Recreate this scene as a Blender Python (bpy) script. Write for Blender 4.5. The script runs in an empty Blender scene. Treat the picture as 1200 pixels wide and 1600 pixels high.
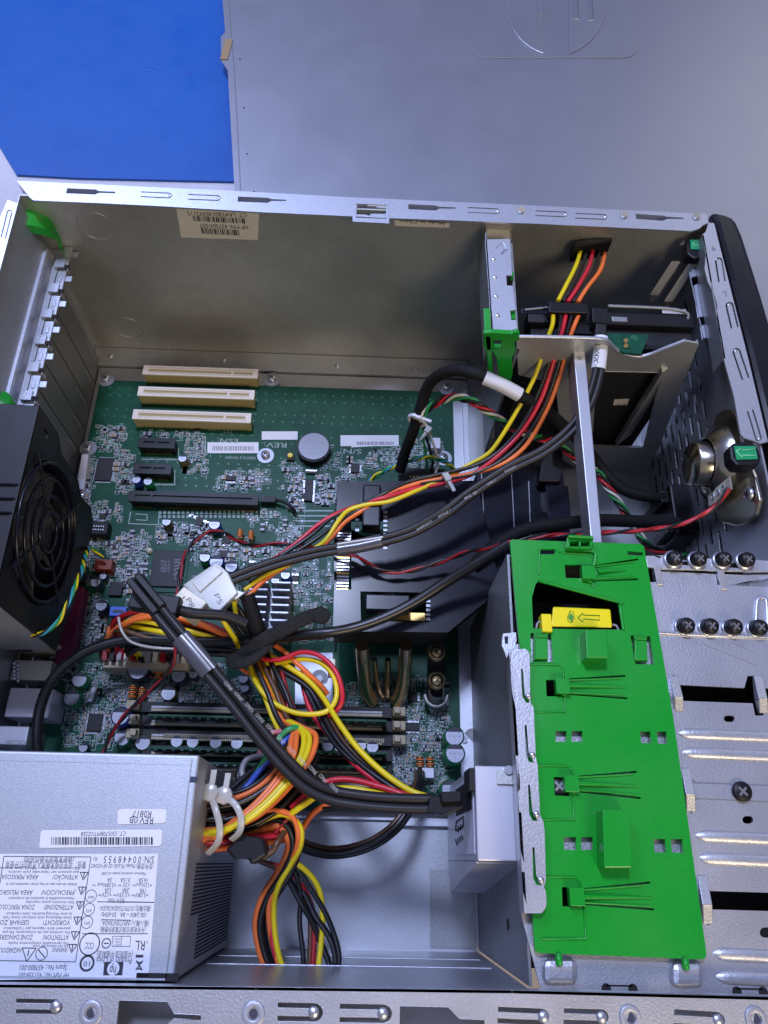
import bpy, bmesh, math, random
from mathutils import Vector, Matrix
from mathutils.geometry import tessellate_polygon
random.seed(7)
SC = bpy.context.scene
COL = SC.collection
CM = 0.01
# ------------------------------------------------------------------ camera
CAM = Vector((21.62, 7.558, 50.726)); FPX = 1194.07
def _rot(yaw, p, r):
    return Matrix.Rotation(yaw, 3, 'Z') @ Matrix.Rotation(p, 3, 'X') @ Matrix.Rotation(r, 3, 'Z')
CR = _rot(-0.0592, 0.4302, 0.0855)
cd = bpy.data.cameras.new('camera'); cam = bpy.data.objects.new('camera', cd); COL.objects.link(cam)
cam.matrix_world = Matrix.Translation(CAM*CM) @ CR.to_4x4()
cd.sensor_fit = 'VERTICAL'; cd.sensor_height = 24; cd.sensor_width = 18; cd.lens = FPX/1600*24
cd.clip_start = 0.01; cd.clip_end = 50
SC.camera = cam
# ------------------------------------------------------------------ light
w = bpy.data.worlds.new('World'); SC.world = w; w.use_nodes = True
nt = w.node_tree; bg = nt.nodes['Background']
tc = nt.nodes.new('ShaderNodeTexCoord'); sep = nt.nodes.new('ShaderNodeSeparateXYZ')
nt.links.new(tc.outputs['Generated'], sep.inputs[0])
rm = nt.nodes.new('ShaderNodeValToRGB'); nt.links.new(sep.outputs['Y'], rm.inputs[0])
mr = nt.nodes.new('ShaderNodeMapRange'); mr.inputs[1].default_value = -1; mr.inputs[2].default_value = 1
nt.links.new(sep.outputs['Y'], mr.inputs[0]); nt.links.new(mr.outputs[0], rm.inputs[0])
rm.color_ramp.elements[0].color = (0.66, 0.63, 0.58, 1); rm.color_ramp.elements[0].position = 0.1
rm.color_ramp.elements[1].color = (0.37, 0.42, 0.80, 1); rm.color_ramp.elements[1].position = 0.62
nt.links.new(rm.outputs[0], bg.inputs[0]); bg.inputs[1].default_value = 0.345
def area(name, loc, target, size, energy, color, shape='RECTANGLE', sy=None):
    l = bpy.data.lights.new(name, 'AREA'); l.shape = shape; l.size = size*CM; l.size_y = (sy or size)*CM
    l.energy = energy; l.color = color
    o = bpy.data.objects.new(name, l); COL.objects.link(o); o.location = Vector(loc)*CM
    o.rotation_euler = (Vector(target)-Vector(loc)).to_track_quat('-Z', 'Y').to_euler(); return o
area('ceiling_lamp', (4, 76, 165), (20, 25, 0), 22, 19, (0.58, 0.67, 1.0), sy=20)
area('panel_fill_light', (165, 215, 135), (55, 60, 0), 95, 3.2, (1.0, 0.96, 0.92), sy=80)  # added soft light, brightens the right part of the side panel
area('window_lamp', (-55, 130, 140), (20, 40, 0), 60, 14, (0.50, 0.60, 1.0), sy=50)
area('warm_lamp', (75, -80, 110), (30, 20, 5), 45, 9, (1.0, 0.80, 0.54), sy=45)
vs = SC.view_settings; vs.view_transform = 'Standard'; vs.look = 'None'; vs.exposure = 0.0; vs.gamma = 1.0
try: vs.use_curve_mapping = False
except Exception: pass
# ------------------------------------------------------------------ pixel -> plane helpers (photo px 1200x1600, cm)
def ray(u, v): return CR @ Vector(((u-600)/FPX, -(v-800)/FPX, -1))
def P(u, v, z): d = ray(u, v); return CAM + d*((z-CAM.z)/d.z)
def PX(u, v, x): d = ray(u, v); return CAM + d*((x-CAM.x)/d.x)
def PY(u, v, y): d = ray(u, v); return CAM + d*((y-CAM.y)/d.y)
# ------------------------------------------------------------------ materials
def mat(name, col, rough=0.5, metal=0.0, grain=0.0, gscale=900, bump=0.0, bscale=700, blotch=0.0, bcol=None, blscale=12, emit=None, trans=0.0, alpha=1.0, rvar=0.0, sss=0.0, coat=0.0, spec=None):
    m = bpy.data.materials.new(name); m.use_nodes = True; t = m.node_tree; b = t.nodes['Principled BSDF']
    b.inputs['Base Color'].default_value = (*col, 1); b.inputs['Roughness'].default_value = rough; b.inputs['Metallic'].default_value = metal
    if spec is not None: b.inputs['Specular IOR Level'].default_value = spec
    if coat: b.inputs['Coat Weight'].default_value = coat
    if trans: b.inputs['Transmission Weight'].default_value = trans
    if sss: b.inputs['Subsurface Weight'].default_value = sss; b.inputs['Subsurface Radius'].default_value = (.004, .004, .004)
    if alpha < 1: b.inputs['Alpha'].default_value = alpha
    c = t.nodes.new('ShaderNodeTexCoord')
    src = None
    if blotch or grain:
        last = None
        base = t.nodes.new('ShaderNodeRGB'); base.outputs[0].default_value = (*col, 1); last = base.outputs[0]
        if blotch:
            n = t.nodes.new('ShaderNodeTexNoise'); n.inputs['Scale'].default_value = blscale; n.inputs['Detail'].default_value = 6; n.inputs['Roughness'].default_value = .6
            t.links.new(c.outputs['Object'], n.inputs['Vector'])
            r = t.nodes.new('ShaderNodeMapRange'); r.inputs[1].default_value = .42; r.inputs[2].default_value = .68; r.inputs[3].default_value = 0; r.inputs[4].default_value = blotch
            t.links.new(n.outputs[0], r.inputs[0])
            mx = t.nodes.new('ShaderNodeMix'); mx.data_type = 'RGBA'; t.links.new(r.outputs[0], mx.inputs[0]); t.links.new(last, mx.inputs[6])
            bc = bcol or tuple(x*.5 for x in col); mx.inputs[7].default_value = (*bc, 1); last = mx.outputs[2]
        if grain:
            n = t.nodes.new('ShaderNodeTexNoise'); n.inputs['Scale'].default_value = gscale; n.inputs['Detail'].default_value = 2
            t.links.new(c.outputs['Object'], n.inputs['Vector'])
            r = t.nodes.new('ShaderNodeMapRange'); r.inputs[1].default_value = .3; r.inputs[2].default_value = .7; r.inputs[3].default_value = 1-grain; r.inputs[4].default_value = 1+grain
            t.links.new(n.outputs[0], r.inputs[0])
            mx = t.nodes.new('ShaderNodeVectorMath'); mx.operation = 'SCALE'; t.links.new(last, mx.inputs[0]); t.links.new(r.outputs[0], mx.inputs['Scale']); last = mx.outputs[0]
        t.links.new(last, b.inputs['Base Color'])
    if rvar:
        n = t.nodes.new('ShaderNodeTexNoise'); n.inputs['Scale'].default_value = 25; n.inputs['Detail'].default_value = 8
        t.links.new(c.outputs['Object'], n.inputs['Vector'])
        r = t.nodes.new('ShaderNodeMapRange'); r.inputs[1].default_value = .3; r.inputs[2].default_value = .7; r.inputs[3].default_value = rough-rvar; r.inputs[4].default_value = rough+rvar
        t.links.new(n.outputs[0], r.inputs[0]); t.links.new(r.outputs[0], b.inputs['Roughness'])
    if bump:
        n = t.nodes.new('ShaderNodeTexNoise'); n.inputs['Scale'].default_value = bscale; n.inputs['Detail'].default_value = 2
        t.links.new(c.outputs['Object'], n.inputs['Vector'])
        bp = t.nodes.new('ShaderNodeBump'); bp.inputs['Strength'].default_value = bump; bp.inputs['Distance'].default_value = .0006
        t.links.new(n.outputs[0], bp.inputs['Height']); t.links.new(bp.outputs[0], b.inputs['Normal'])
    if emit: b.inputs['Emission Color'].default_value = (*emit, 1); b.inputs['Emission Strength'].default_value = 1
    return m
M = {}
M['steel'] = mat('zinc_steel', (.49, .51, .57), .42, .85, grain=.10, gscale=1400, bump=.12, bscale=900, rvar=.06)
M['rim'] = mat('rim_steel', (.54, .56, .63), .40, .8, grain=.08, gscale=1500, bump=.15, bscale=1100)
M['cage'] = mat('textured_steel', (.53, .54, .59), .42, .8, grain=.07, gscale=1000, bump=.22, bscale=1000, rvar=.05)
M['dull'] = mat('dull_steel', (.56, .57, .56), .48, .75, grain=.14, gscale=1300, bump=.12, blotch=.5, bcol=(.36, .345, .30), blscale=14, rvar=.07)
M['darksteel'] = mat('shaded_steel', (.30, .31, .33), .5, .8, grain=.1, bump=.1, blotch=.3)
M['panel'] = mat('panel_steel', (.41, .42, .47), .42, .85, grain=.12, gscale=1500, bump=.12, bscale=1200, rvar=.02)
M['panel_line'] = mat('panel_emboss', (.60, .61, .66), .34, .9)
M['blue'] = mat('blue_mat', (.004, .098, .42), .5, 0, rvar=.12, grain=.12, gscale=700, blotch=.35, bcol=(.003, .074, .36), blscale=9)
M['bluescuff'] = mat('blue_scuff', (.01, .05, .32), .6)
M['table'] = mat('pale_table', (.62, .60, .66), .6, 0, grain=.05, blotch=.4, bcol=(.45, .42, .42), blscale=10)
M['pcb'] = mat('pcb_green', (.004, .060, .034), .45, 0, spec=.22, grain=.2, gscale=600, blotch=.6, bcol=(.007, .10, .052), blscale=60)
M['pad'] = mat('pcb_pad', (.02, .15, .09), .35)
M['silk'] = mat('silkscreen', (.36, .46, .46), .6)
M['silver'] = mat('solder_silver', (.60, .62, .70), .34, .9)
M['chrome'] = mat('speaker_chrome', (.62, .58, .47), .2, 1.0, blotch=.5, bcol=(.3, .28, .24), blscale=30, bump=.1, bscale=60)
M['gold'] = mat('gold_contact', (.65, .45, .15), .35, .9)
M['copper'] = mat('nickel_heat_pipe', (.78, .62, .40), .26, 1)
M['blade'] = mat('fan_blade', (.07, .07, .075), .25)
M['floor'] = mat('floor_steel', (.40, .42, .46), .42, .8, grain=.10, gscale=1300, bump=.1)
M['beige'] = mat('slot_beige', (.42, .35, .17), .5, grain=.06)
M['beigetop'] = mat('slot_ivory', (.80, .74, .68), .45, grain=.04)
M['tan'] = mat('tan_plastic', (.42, .36, .24), .5, grain=.06)
M['ivory'] = mat('ivory_nylon', (.74, .70, .56), .32, sss=.2)
M['clearnylon'] = mat('milky_nylon', (.76, .77, .75), .22, trans=.45, sss=.2)
M['cell'] = mat('cell_steel', (.17, .17, .20), .4, .7)
M['fuzz'] = mat('strap_fibre', (.045, .042, .04), .9)
M['black'] = mat('black_plastic', (.008, .008, .011), .42, spec=.3, grain=.15, bump=.08, rvar=.08)
M['blackmat'] = mat('matte_black', (.008, .008, .01), .7)
M['shroud'] = mat('shroud_black', (.007, .008, .016), .24, spec=.32, grain=.2, gscale=500, rvar=.03)
M['bezel'] = mat('bezel_black', (.008, .008, .012), .22, rvar=.04, spec=.4)
M['velcro'] = mat('hook_and_loop_black', (.015, .014, .014), .95, bump=1.0, bscale=900, grain=.7, gscale=1500)
M['smd_end'] = mat('smd_solder_end', (.27, .28, .31), .5, .4)
M['stained'] = mat('stained_steel', (.50, .52, .57), .45, .7, grain=.1, blotch=.8, bcol=(.16, .12, .06), blscale=10)
M['chip'] = mat('chip_epoxy', (.020, .019, .024), .5, spec=.3, grain=.1)
M['chipprint'] = mat('chip_print', (.20, .18, .22), .6)
M['greenp'] = mat('green_plastic', (.003, .30, .02), .34, bump=.1, bscale=900, rvar=.09, grain=.07, gscale=1200, blotch=.25, bcol=(.012, .27, .03), blscale=30)
M['greenlab'] = mat('green_label', (.01, .30, .12), .35)
M['greenline'] = mat('pale_green_line', (.25, .75, .42), .4)
M['yellowp'] = mat('yellow_plastic', (.86, .72, .003), .35)
M['darkgreen'] = mat('dark_green_print', (.05, .28, .02), .5)
M['w_yellow'] = mat('yellow_wire', (.80, .62, .01), .33)
M['w_orange'] = mat('orange_wire', (.88, .19, .04), .35)
M['w_red'] = mat('red_wire', (.62, .02, .04), .33)
M['w_darkred'] = mat('dark_red_wire', (.32, .01, .015), .35)
M['w_black'] = mat('black_wire', (.012, .012, .013), .33)
M['w_grey'] = mat('grey_wire', (.30, .29, .31), .35)
M['w_blue'] = mat('blue_wire', (.03, .08, .42), .35)
M['w_green'] = mat('green_wire', (.02, .28, .08), .35)
M['w_white'] = mat('white_wire', (.72, .68, .62), .35)
M['w_brown'] = mat('brown_wire', (.10, .045, .02), .35)
M['w_violet'] = mat('pink_wire', (.7, .2, .22), .35)
M['w_cyan'] = mat('cyan_wire', (.04, .33, .42), .35)
M['sata'] = mat('sata_jacket', (.020, .019, .022), .42, spec=.35, grain=.05)
M['sataprint'] = mat('jacket_print', (.42, .42, .40), .6)
M['sleeve'] = mat('braided_sleeve', (.009, .009, .010), .7, spec=.25, bump=.9, bscale=500)
M['paper'] = mat('white_label', (.74, .76, .84), .4, grain=.03)
M['paperwarm'] = mat('aged_label', (.62, .60, .55), .5, grain=.05)
M['ink'] = mat('label_ink', (.03, .03, .05), .6)
M['cap_blue'] = mat('capacitor_blue', (.02, .05, .35), .35)
M['cap_green'] = mat('capacitor_green', (.01, .22, .08), .35)
M['cap_dark'] = mat('capacitor_dark', (.02, .03, .06), .35)
M['cap_olive'] = mat('capacitor_olive', (.12, .11, .03), .4)
M['captop'] = mat('capacitor_top', (.34, .36, .43), .42, .55)
M['clearsleeve'] = mat('clear_sleeve', (.07, .07, .09), .3, coat=.2)
M['maroon'] = mat('maroon_plastic', (.12, .01, .05), .45)
M['redbrown'] = mat('red_brown_plastic', (.18, .03, .015), .45)
M['bluepl'] = mat('blue_plastic', (.04, .13, .60), .4)
M['smd_tan'] = mat('smd_tan', (.32, .22, .12), .5)
M['whitepl'] = mat('white_plastic', (.66, .68, .80), .4)
M['psu'] = mat('psu_steel', (.46, .49, .55), .48, .65, blotch=.12, grain=.09, gscale=1300, bump=.1, bscale=1200)
M['drive'] = mat('drive_case', (.62, .62, .70), .40, .55, grain=.04, gscale=1300)
M['brass'] = mat('brass_screw', (.55, .42, .2), .35, .9)
# ------------------------------------------------------------------ mesh builder (cm in, metres out)
_fc = {}
class MB:
    def __init__(s): s.v = []; s.f = []; s.m = []; s.mats = []; s.sm = []
    def mi(s, m):
        m = M[m] if isinstance(m, str) else m
        if m not in s.mats: s.mats.append(m)
        return s.mats.index(m)
    def add(s, vs, fs, m, smooth=False):
        b = len(s.v); k = s.mi(m); s.v += [Vector(x) for x in vs]
        for f in fs: s.f.append([b+i for i in f]); s.m.append(k); s.sm.append(smooth)
        return s
    def hexa(s, b4, t4, m):  # bottom 4 ccw, top 4 ccw (seen from outside/top)
        return s.add(list(b4)+list(t4), [(3,2,1,0),(4,5,6,7),(0,1,5,4),(1,2,6,5),(2,3,7,6),(3,0,4,7)], m)
    def box(s, a, b, m):
        x0,x1=sorted((a[0],b[0]));y0,y1=sorted((a[1],b[1]));z0,z1=sorted((a[2],b[2]))
        return s.hexa([(x0,y0,z0),(x1,y0,z0),(x1,y1,z0),(x0,y1,z0)],[(x0,y0,z1),(x1,y0,z1),(x1,y1,z1),(x0,y1,z1)],m)
    def obox(s, c, ax, ay, az, m):  # centre, half-axes
        c=Vector(c);ax=Vector(ax);ay=Vector(ay);az=Vector(az)
        return s.hexa([c-ax-ay-az,c+ax-ay-az,c+ax+ay-az,c-ax+ay-az],[c-ax-ay+az,c+ax-ay+az,c+ax+ay+az,c-ax+ay+az],m)
    def plate(s, outer, holes, fr, t, m, mside=None):
        """outer/holes: 2D loops; fr: 2D->3D top point ; t: Vector thickness offset"""
        loops = [[Vector((p[0],p[1],0)) for p in outer]] + [[Vector((p[0],p[1],0)) for p in h] for h in holes]
        tris = tessellate_polygon(loops)
        flat = [p for l in loops for p in l]; top = [fr(p.x,p.y) for p in flat]; t = Vector(t); bot=[p+t for p in top]
        n = len(flat)
        def ori(T):
            a,b,c=(top[i] for i in T); return (b-a).cross(c-a).dot(t)
        fs=[]
        for T in tris:
            if ori(T) > 0: T=(T[0],T[2],T[1])
            fs.append(T); fs.append(tuple(n+i for i in reversed(T)))
        s.add(top+bot, fs, m)
        b=len(s.v)-2*n; k=s.mi(mside or m); o=0
        for li,l in enumerate(loops):
            L=len(l)
            for i in range(L):
                a=o+i; c=o+(i+1)%L; s.f.append([b+a,b+c,b+n+c,b+n+a]); s.m.append(k); s.sm.append(False)
            o+=L
        return s
    def cyl(s, p, q, r0, m, r1=None, n=16, caps=True, smooth=True, capm=None):
        p=Vector(p);q=Vector(q);d=(q-p).normalized();r1=r0 if r1 is None else r1
        a=d.orthogonal().normalized();b=d.cross(a)
        vs=[p+(a*math.cos(2*math.pi*i/n)+b*math.sin(2*math.pi*i/n))*r0 for i in range(n)]+[q+(a*math.cos(2*math.pi*i/n)+b*math.sin(2*math.pi*i/n))*r1 for i in range(n)]
        s.add(vs,[(i,(i+1)%n,n+(i+1)%n,n+i) for i in range(n)],m,smooth)
        if caps:
            s.add(vs[:n],[tuple(range(n-1,-1,-1))],m); s.add(vs[n:],[tuple(range(n))],capm or m)
        return s
    def lathe(s, c, axis, prof, m, n=24, a=None):
        c=Vector(c);d=Vector(axis).normalized();a=(a or d.orthogonal()).normalized();b=d.cross(a);vs=[]
        for (r,h) in prof:
            for i in range(n): vs.append(c+d*h+(a*math.cos(2*math.pi*i/n)+b*math.sin(2*math.pi*i/n))*r)
        fs=[]
        for k in range(len(prof)-1):
            for i in range(n): fs.append((k*n+i,k*n+(i+1)%n,(k+1)*n+(i+1)%n,(k+1)*n+i))
        return s.add(vs,fs,m,True)
    def tube(s, pts, r, m, n=8, sub=6, flat=None, closed=False):
        pts=[Vector(p) for p in pts]; sp=smooth_path(pts,sub) if sub>1 else pts
        up=Vector((0,0,1)); vs=[]; N=len(sp); prev=None
        for i,p in enumerate(sp):
            d=(sp[min(i+1,N-1)]-sp[max(i-1,0)])
            if d.length<1e-6: d=Vector((0,0,1))
            d.normalize()
            if prev is None:
                a=d.cross(up)
                if a.length<.1: a=d.cross(Vector((0,1,0)))
                a.normalize()
            else: a=(prev-d*prev.dot(d)).normalized()
            prev=a; b=d.cross(a)
            rr=r(i/(N-1)) if callable(r) else r
            for k in range(n):
                t=2*math.pi*k/n; vs.append(p+(a*math.cos(t)+b*math.sin(t)*(flat or 1))*rr)
        fs=[]
        for i in range(N-1):
            for k in range(n): fs.append((i*n+k,i*n+(k+1)%n,(i+1)*n+(k+1)%n,(i+1)*n+k))
        s.add(vs,fs,m,True); s.add(vs[:n],[tuple(range(n))],m); s.add(vs[-n:],[tuple(range(n-1,-1,-1))],m)
        return s
    def text(s, st, a, b, m, up=None, h=None, lift=0.0, nrm=(0,0,1), th=.004):
        """text from world point a (start of baseline) to b (end), on a surface of normal nrm; h = cap scale in cm or None"""
        key=st
        if key not in _fc:
            c=bpy.data.curves.new('t','FONT'); c.body=st; c.size=1; c.resolution_u=2
            o=bpy.data.objects.new('t',c); COL.objects.link(o)
            dg=bpy.context.evaluated_depsgraph_get(); me=bpy.data.meshes.new_from_object(o.evaluated_get(dg))
            _fc[key]=([v.co.copy() for v in me.vertices],[tuple(p.vertices) for p in me.polygons])
            bpy.data.objects.remove(o); bpy.data.curves.remove(c); bpy.data.meshes.remove(me)
        vs,fs=_fc[key]
        if not vs: return s
        x0=min(v.x for v in vs);x1=max(v.x for v in vs)
        a=Vector(a);b=Vector(b);n=Vector(nrm).normalized();x=(b-a);L=x.length;x.normalize();y=n.cross(x)
        sx=L/(x1-x0); sy=h if h else sx
        out=[a+x*(v.x-x0)*sx+y*v.y*sy+n*lift for v in vs]
        return s.add(out,fs,m)
    def build(s, name, parent=None, loc=None, bevel=0, seg=2, smooth=None):
        me=bpy.data.meshes.new(name)
        if loc is None: loc = parent_loc(parent)
        me.from_pydata([(v-loc)*CM for v in s.v],[],s.f)
        for m in s.mats: me.materials.append(m)
        for p,k,sm in zip(me.polygons,s.m,s.sm): p.material_index=k; p.use_smooth=sm
        me.update()
        o=bpy.data.objects.new(name,me); COL.objects.link(o)
        if parent is not None: o.parent=parent
        else: o.location=loc*CM
        if bevel:
            md=o.modifiers.new('bevel','BEVEL'); md.width=bevel*CM; md.segments=seg; md.limit_method='ANGLE'; md.angle_limit=math.radians(40); md.harden_normals=False
        return o
def build_each(mb,name,parent=None,bevel=0):
    par=list(range(len(mb.v)))
    def fd(a):
        while par[a]!=a: par[a]=par[par[a]]; a=par[a]
        return a
    for f in mb.f:
        for i in f[1:]: par[fd(i)]=fd(f[0])
    gr={}
    for k,f in enumerate(mb.f): gr.setdefault(fd(f[0]),[]).append(k)
    out=[]
    for fs in gr.values():
        n=MB(); ix={}
        for k in fs:
            nf=[]
            for i in mb.f[k]:
                if i not in ix: ix[i]=len(n.v); n.v.append(mb.v[i])
                nf.append(ix[i])
            n.f.append(nf); n.m.append(n.mi(mb.mats[mb.m[k]])); n.sm.append(mb.sm[k])
        out.append(n.build(name,parent,bevel=bevel))
    return out
def parent_loc(o):
    if o is None: return Vector((0,0,0))
    while o.parent is not None: o=o.parent
    return o.location/CM
def smooth_path(pts, sub):
    out=[];n=len(pts)
    for i in range(n-1):
        p0=pts[max(i-1,0)];p1=pts[i];p2=pts[i+1];p3=pts[min(i+2,n-1)]
        for k in range(sub):
            t=k/sub;t2=t*t;t3=t2*t
            out.append(.5*((2*p1)+(p2-p0)*t+(2*p0-5*p1+4*p2-p3)*t2+(3*p1-p0-3*p2+p3)*t3))
    out.append(pts[-1]); return out
def tag(o, label=None, cat=None, group=None, kind=None):
    if label: o['label']=label
    if cat: o['category']=cat
    if group: o['group']=group
    if kind: o['kind']=kind
    return o
def thing(name, label, cat, loc, group=None):
    o=bpy.data.objects.new(name,None); COL.objects.link(o); o.empty_display_size=.01
    o.location=Vector(loc)*CM; return tag(o,label,cat,group)
def top(z): return lambda u,v: P(u,v,z)
def rect(u0,v0,u1,v1): return [(u0,v0),(u1,v0),(u1,v1),(u0,v1)]
def arc(cx,cy,r,a0,a1,n=8,ry=None):
    ry=ry or r
    return [(cx+r*math.cos(math.radians(a0+(a1-a0)*i/n)),cy+ry*math.sin(math.radians(a0+(a1-a0)*i/n))) for i in range(n+1)]
def circ(cx,cy,r,n=14,ry=None): return arc(cx,cy,r,0,360-360/n,n-1,ry)
def rrect(u0,v0,u1,v1,r,n=4):
    return arc(u1-r,v1-r,r,0,90,n)+arc(u0+r,v1-r,r,90,180,n)+arc(u0+r,v0+r,r,180,270,n)+arc(u1-r,v0+r,r,270,360,n)
def uslot(p0,p1,w,t):
    """U shaped cut, open legs at p0, round end at p1 (px)"""
    a=Vector((p0[0],p0[1]));b=Vector((p1[0],p1[1]));d=(b-a).normalized();n=Vector((-d.y,d.x));R=w/2;ri=R-t
    o=[a+n*R]; i=[]
    for k in range(9):
        an=math.pi/2-math.pi*k/8; o.append(b+(n*math.sin(an)+d*math.cos(an))*R)
    o.append(a-n*R); o.append(a-n*ri)
    for k in range(9):
        an=-math.pi/2+math.pi*k/8; o.append(b+(n*math.sin(an)+d*math.cos(an))*ri)
    o.append(a+n*ri)
    return [(p.x,p.y) for p in o]
def dome(mb,c,r,m,h=.5): mb.lathe(c,(0,0,1),[(r*math.cos(a),r*h*math.sin(a)) for a in [0,.4,.8,1.2,1.5]],m,n=12)
def screw(mb,c,r,m,ax=(0,0,1),h=None,recess='blackmat'):
    c=Vector(c);ax=Vector(ax).normalized();h=h or r*.5
    mb.lathe(c,ax,[(r,0),(r,h*.75),(r*.86,h),(0.001,h)],m,n=18)
    a=ax.orthogonal().normalized();b=ax.cross(a)
    mb.obox(c+ax*h,a*r*.55,b*r*.12,ax*.012,recess); mb.obox(c+ax*h,b*r*.55,a*r*.12,ax*.014,recess)
Z0 = -0.6
# ================================================================== setting
t = MB(); t.box((-70,-60,Z0-3),(130,190,Z0),'table'); tb=t.build('table_top'); tag(tb, kind='structure')
t = MB(); t.plate([P(-260,-330,Z0)[:2],P(560,-330,Z0)[:2],P(560,291,Z0)[:2],P(120,281,Z0)[:2],P(27,276,Z0)[:2],P(-40,165,Z0)[:2],P(-260,60,Z0)[:2]],[],lambda x,y:Vector((x,y,Z0+.25)),(0,0,-.25),'blue')
for (u,v,a,l) in ((285,70,.1,14),(297,115,1.1,14),(240,107,-.3,22),(120,225,.3,8),(180,200,.5,5),(268,92,1.4,6),(232,112,-.2,16)):
    c=P(u,v,Z0+.25); d=Vector((math.cos(a),math.sin(a),0)); n=Vector((-d.y,d.x,0)); t.obox(c,d*l*.018,n*.06,Vector((0,0,.003)),'bluescuff')
o=t.build('blue_mat',loc=P(100,200,Z0)); tag(o,'plain blue mat with a few scuffs, lying behind the open computer','mat')
# ------------------------------------------------------------------ removed side panel
PZ=1.0
sp=thing('side_panel','grey metal side panel with a big embossed round logo, lying flat behind the computer','panel',P(700,150,Z0))
t=MB(); ol=[P(344,-200,PZ)[:2],P(348,0,PZ)[:2],P(352,50,PZ)[:2],P(345,58,PZ)[:2],P(346,95,PZ)[:2],P(356,110,PZ)[:2],P(367,300,PZ)[:2],P(371,380,PZ)[:2],P(1130,400,PZ)[:2],P(1320,800,PZ)[:2],P(1420,-200,PZ)[:2]]
t.plate(ol,[],lambda x,y:Vector((x,y,PZ)),(0,0,-.12),'panel')
t.build('sheet',sp,bevel=.05)
t=MB()
a=P(352,0,PZ);b=P(369,310,PZ); t.tube([P(356,-200,PZ+.03),P(358,0,PZ+.03),P(366,110,PZ+.03),P(376,300,PZ+.03)],.045,'panel',sub=4); 
t.build('folded_edge',sp)
t=MB(); t.obox(P(354,78,PZ)+Vector((0,0,.06)),(.35,0,0),(.1,1.5,0),(0,0,.05),'smd_tan'); t.build('tape_scrap',sp)
t=MB(); rr=.2
cpx,cpy=869,-2
pts=[(cpx-82+164*(1-math.cos(math.radians(x)))/2*0,0) for x in ()]
def ring(a0,a1,rx=80,ry=88): return [P(cpx+rx*math.cos(math.radians(a)),cpy+ry*math.sin(math.radians(a)),PZ+.01) for a in range(a0,a1+1,6)]
def dsc(a0,a1,rx,ry,n=18): return [(cpx+rx*math.cos(math.radians(a0+(a1-a0)*i/n)),cpy+ry*math.sin(math.radians(a0+(a1-a0)*i/n))) for i in range(n+1)]
t.plate(rrect(733,-190,1000,90,24),[],top(PZ+.07),(0,0,-.06),'panel'); t.build('raised_frame',sp,bevel=.055,seg=3)
t=MB(); t.plate(dsc(104,256,80,88),[],top(PZ+.2),(0,0,-.18),'panel'); t.build('embossed_logo',sp,bevel=.15,seg=4)
t=MB(); t.plate(dsc(-76,76,80,88),[[(893,-60),(900,-60),(905,30),(897,30)],[(916,-60),(922,-60),(928,32),(920,32)]],top(PZ+.2),(0,0,-.18),'panel'); t.build('embossed_logo',sp,bevel=.15,seg=4)
t=MB(); t.plate([(836,-60),(845,-60),(850,22),(842,22)],[],top(PZ+.26),(0,0,-.06),'panel'); t.build('embossed_logo',sp)
t=MB()
for u,v in ((375,93),(381,169),(386,241),(397,300)): t.cyl(P(u,v,PZ+.0),P(u,v,PZ+.01),.1,'blackmat',n=8)
t.build('pit_marks',sp)
# ================================================================== computer case
H=15.7
case=thing('computer_case','open grey steel desktop computer case lying on its side with its cover off','computer case',(21,22,Z0))
def prt(mb,name,bevel=0,label=None,par=None,**k):
    o=mb.build(name,par or case,bevel=bevel,**k)
    if label: o['label']=label
    return o
XL,XR,YN,YF=0.0,42.8,2.9,44.2
t=MB(); t.box((XL,YN,-.3),(XR,YF,0),'floor'); t.box((14.6,YN,0),(29,YN+.05,.02),'steel')
t.box((0.5,9.9,.0),(29.2,42.3,.32),'steel'); 
t.box((28.9,30,.32),(29.3,41.8,.7),'steel'); t.box((24,9.6,.0),(29.2,9.9,.5),'steel')
t.cyl(P(738,1152,.32),P(738,1152,.36),.55,'darksteel'); t.cyl(P(726,1155,.32),P(726,1155,.5),.22,'silver',n=12)
prt(t,'floor_tray',.06)
t=MB(); t.box((XL,42.4,0),(29.4,YF-.12,.55),'stained'); 
for u in (173,350,527,650): 
    c=P(u,556+(u-173)*.042,.55); dome(t,c,.22,'silver')
prt(t,'bottom_ledge',.06)
# far wall with two knock-outs
t=MB(); t.box((XL,YF-.1,0),(XR,YF,H-.1),'dull')
for (u,v,rx) in ((150,353,29),(200,512,22)):
    c=PY(u,v,YF-.1); r=1.15
    t.tube([c+Vector((r*math.cos(a*math.pi/12),-.01,r*math.sin(a*math.pi/12))) for a in range(25)],.025,'steel',sub=1,n=5)
prt(t,'bottom_wall')
# ---- stickers on the far wall
def sticker_wall(q,lines,label):
    y=YF-.13; c=[PY(u,v,y) for u,v in q]
    t=MB(); t.add(c,[(0,1,2,3)],'paperwarm'); o=prt(t,'sticker',label=label)
    return c
yw=YF-.13
def PW(u,v): return PY(u,v,YF-.13)
t=MB(); q=[PW(274,318),PW(405,327),PW(403,375),PW(283,371)]; t.add(q,[(0,1,2,3)],'paperwarm')
t.add([v+Vector((0,.03,0)) for v in q],[(3,2,1,0)],'paperwarm')
st=prt(t,'sticker',label='part number sticker with two barcodes')
t=MB()
def wtext(s,u0,v0,u1,v1,hh=.42): t.text(s,PW(u0,v0)+Vector((0,-.02,0)),PW(u1,v1)+Vector((0,-.02,0)),'ink',h=hh,nrm=(0,-1,0))
wtext('CT: LA4YB014SW2115',385,333,292,330,.5); wtext('HP P/N: 437369-007',387,352,311,349,.5)
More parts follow.
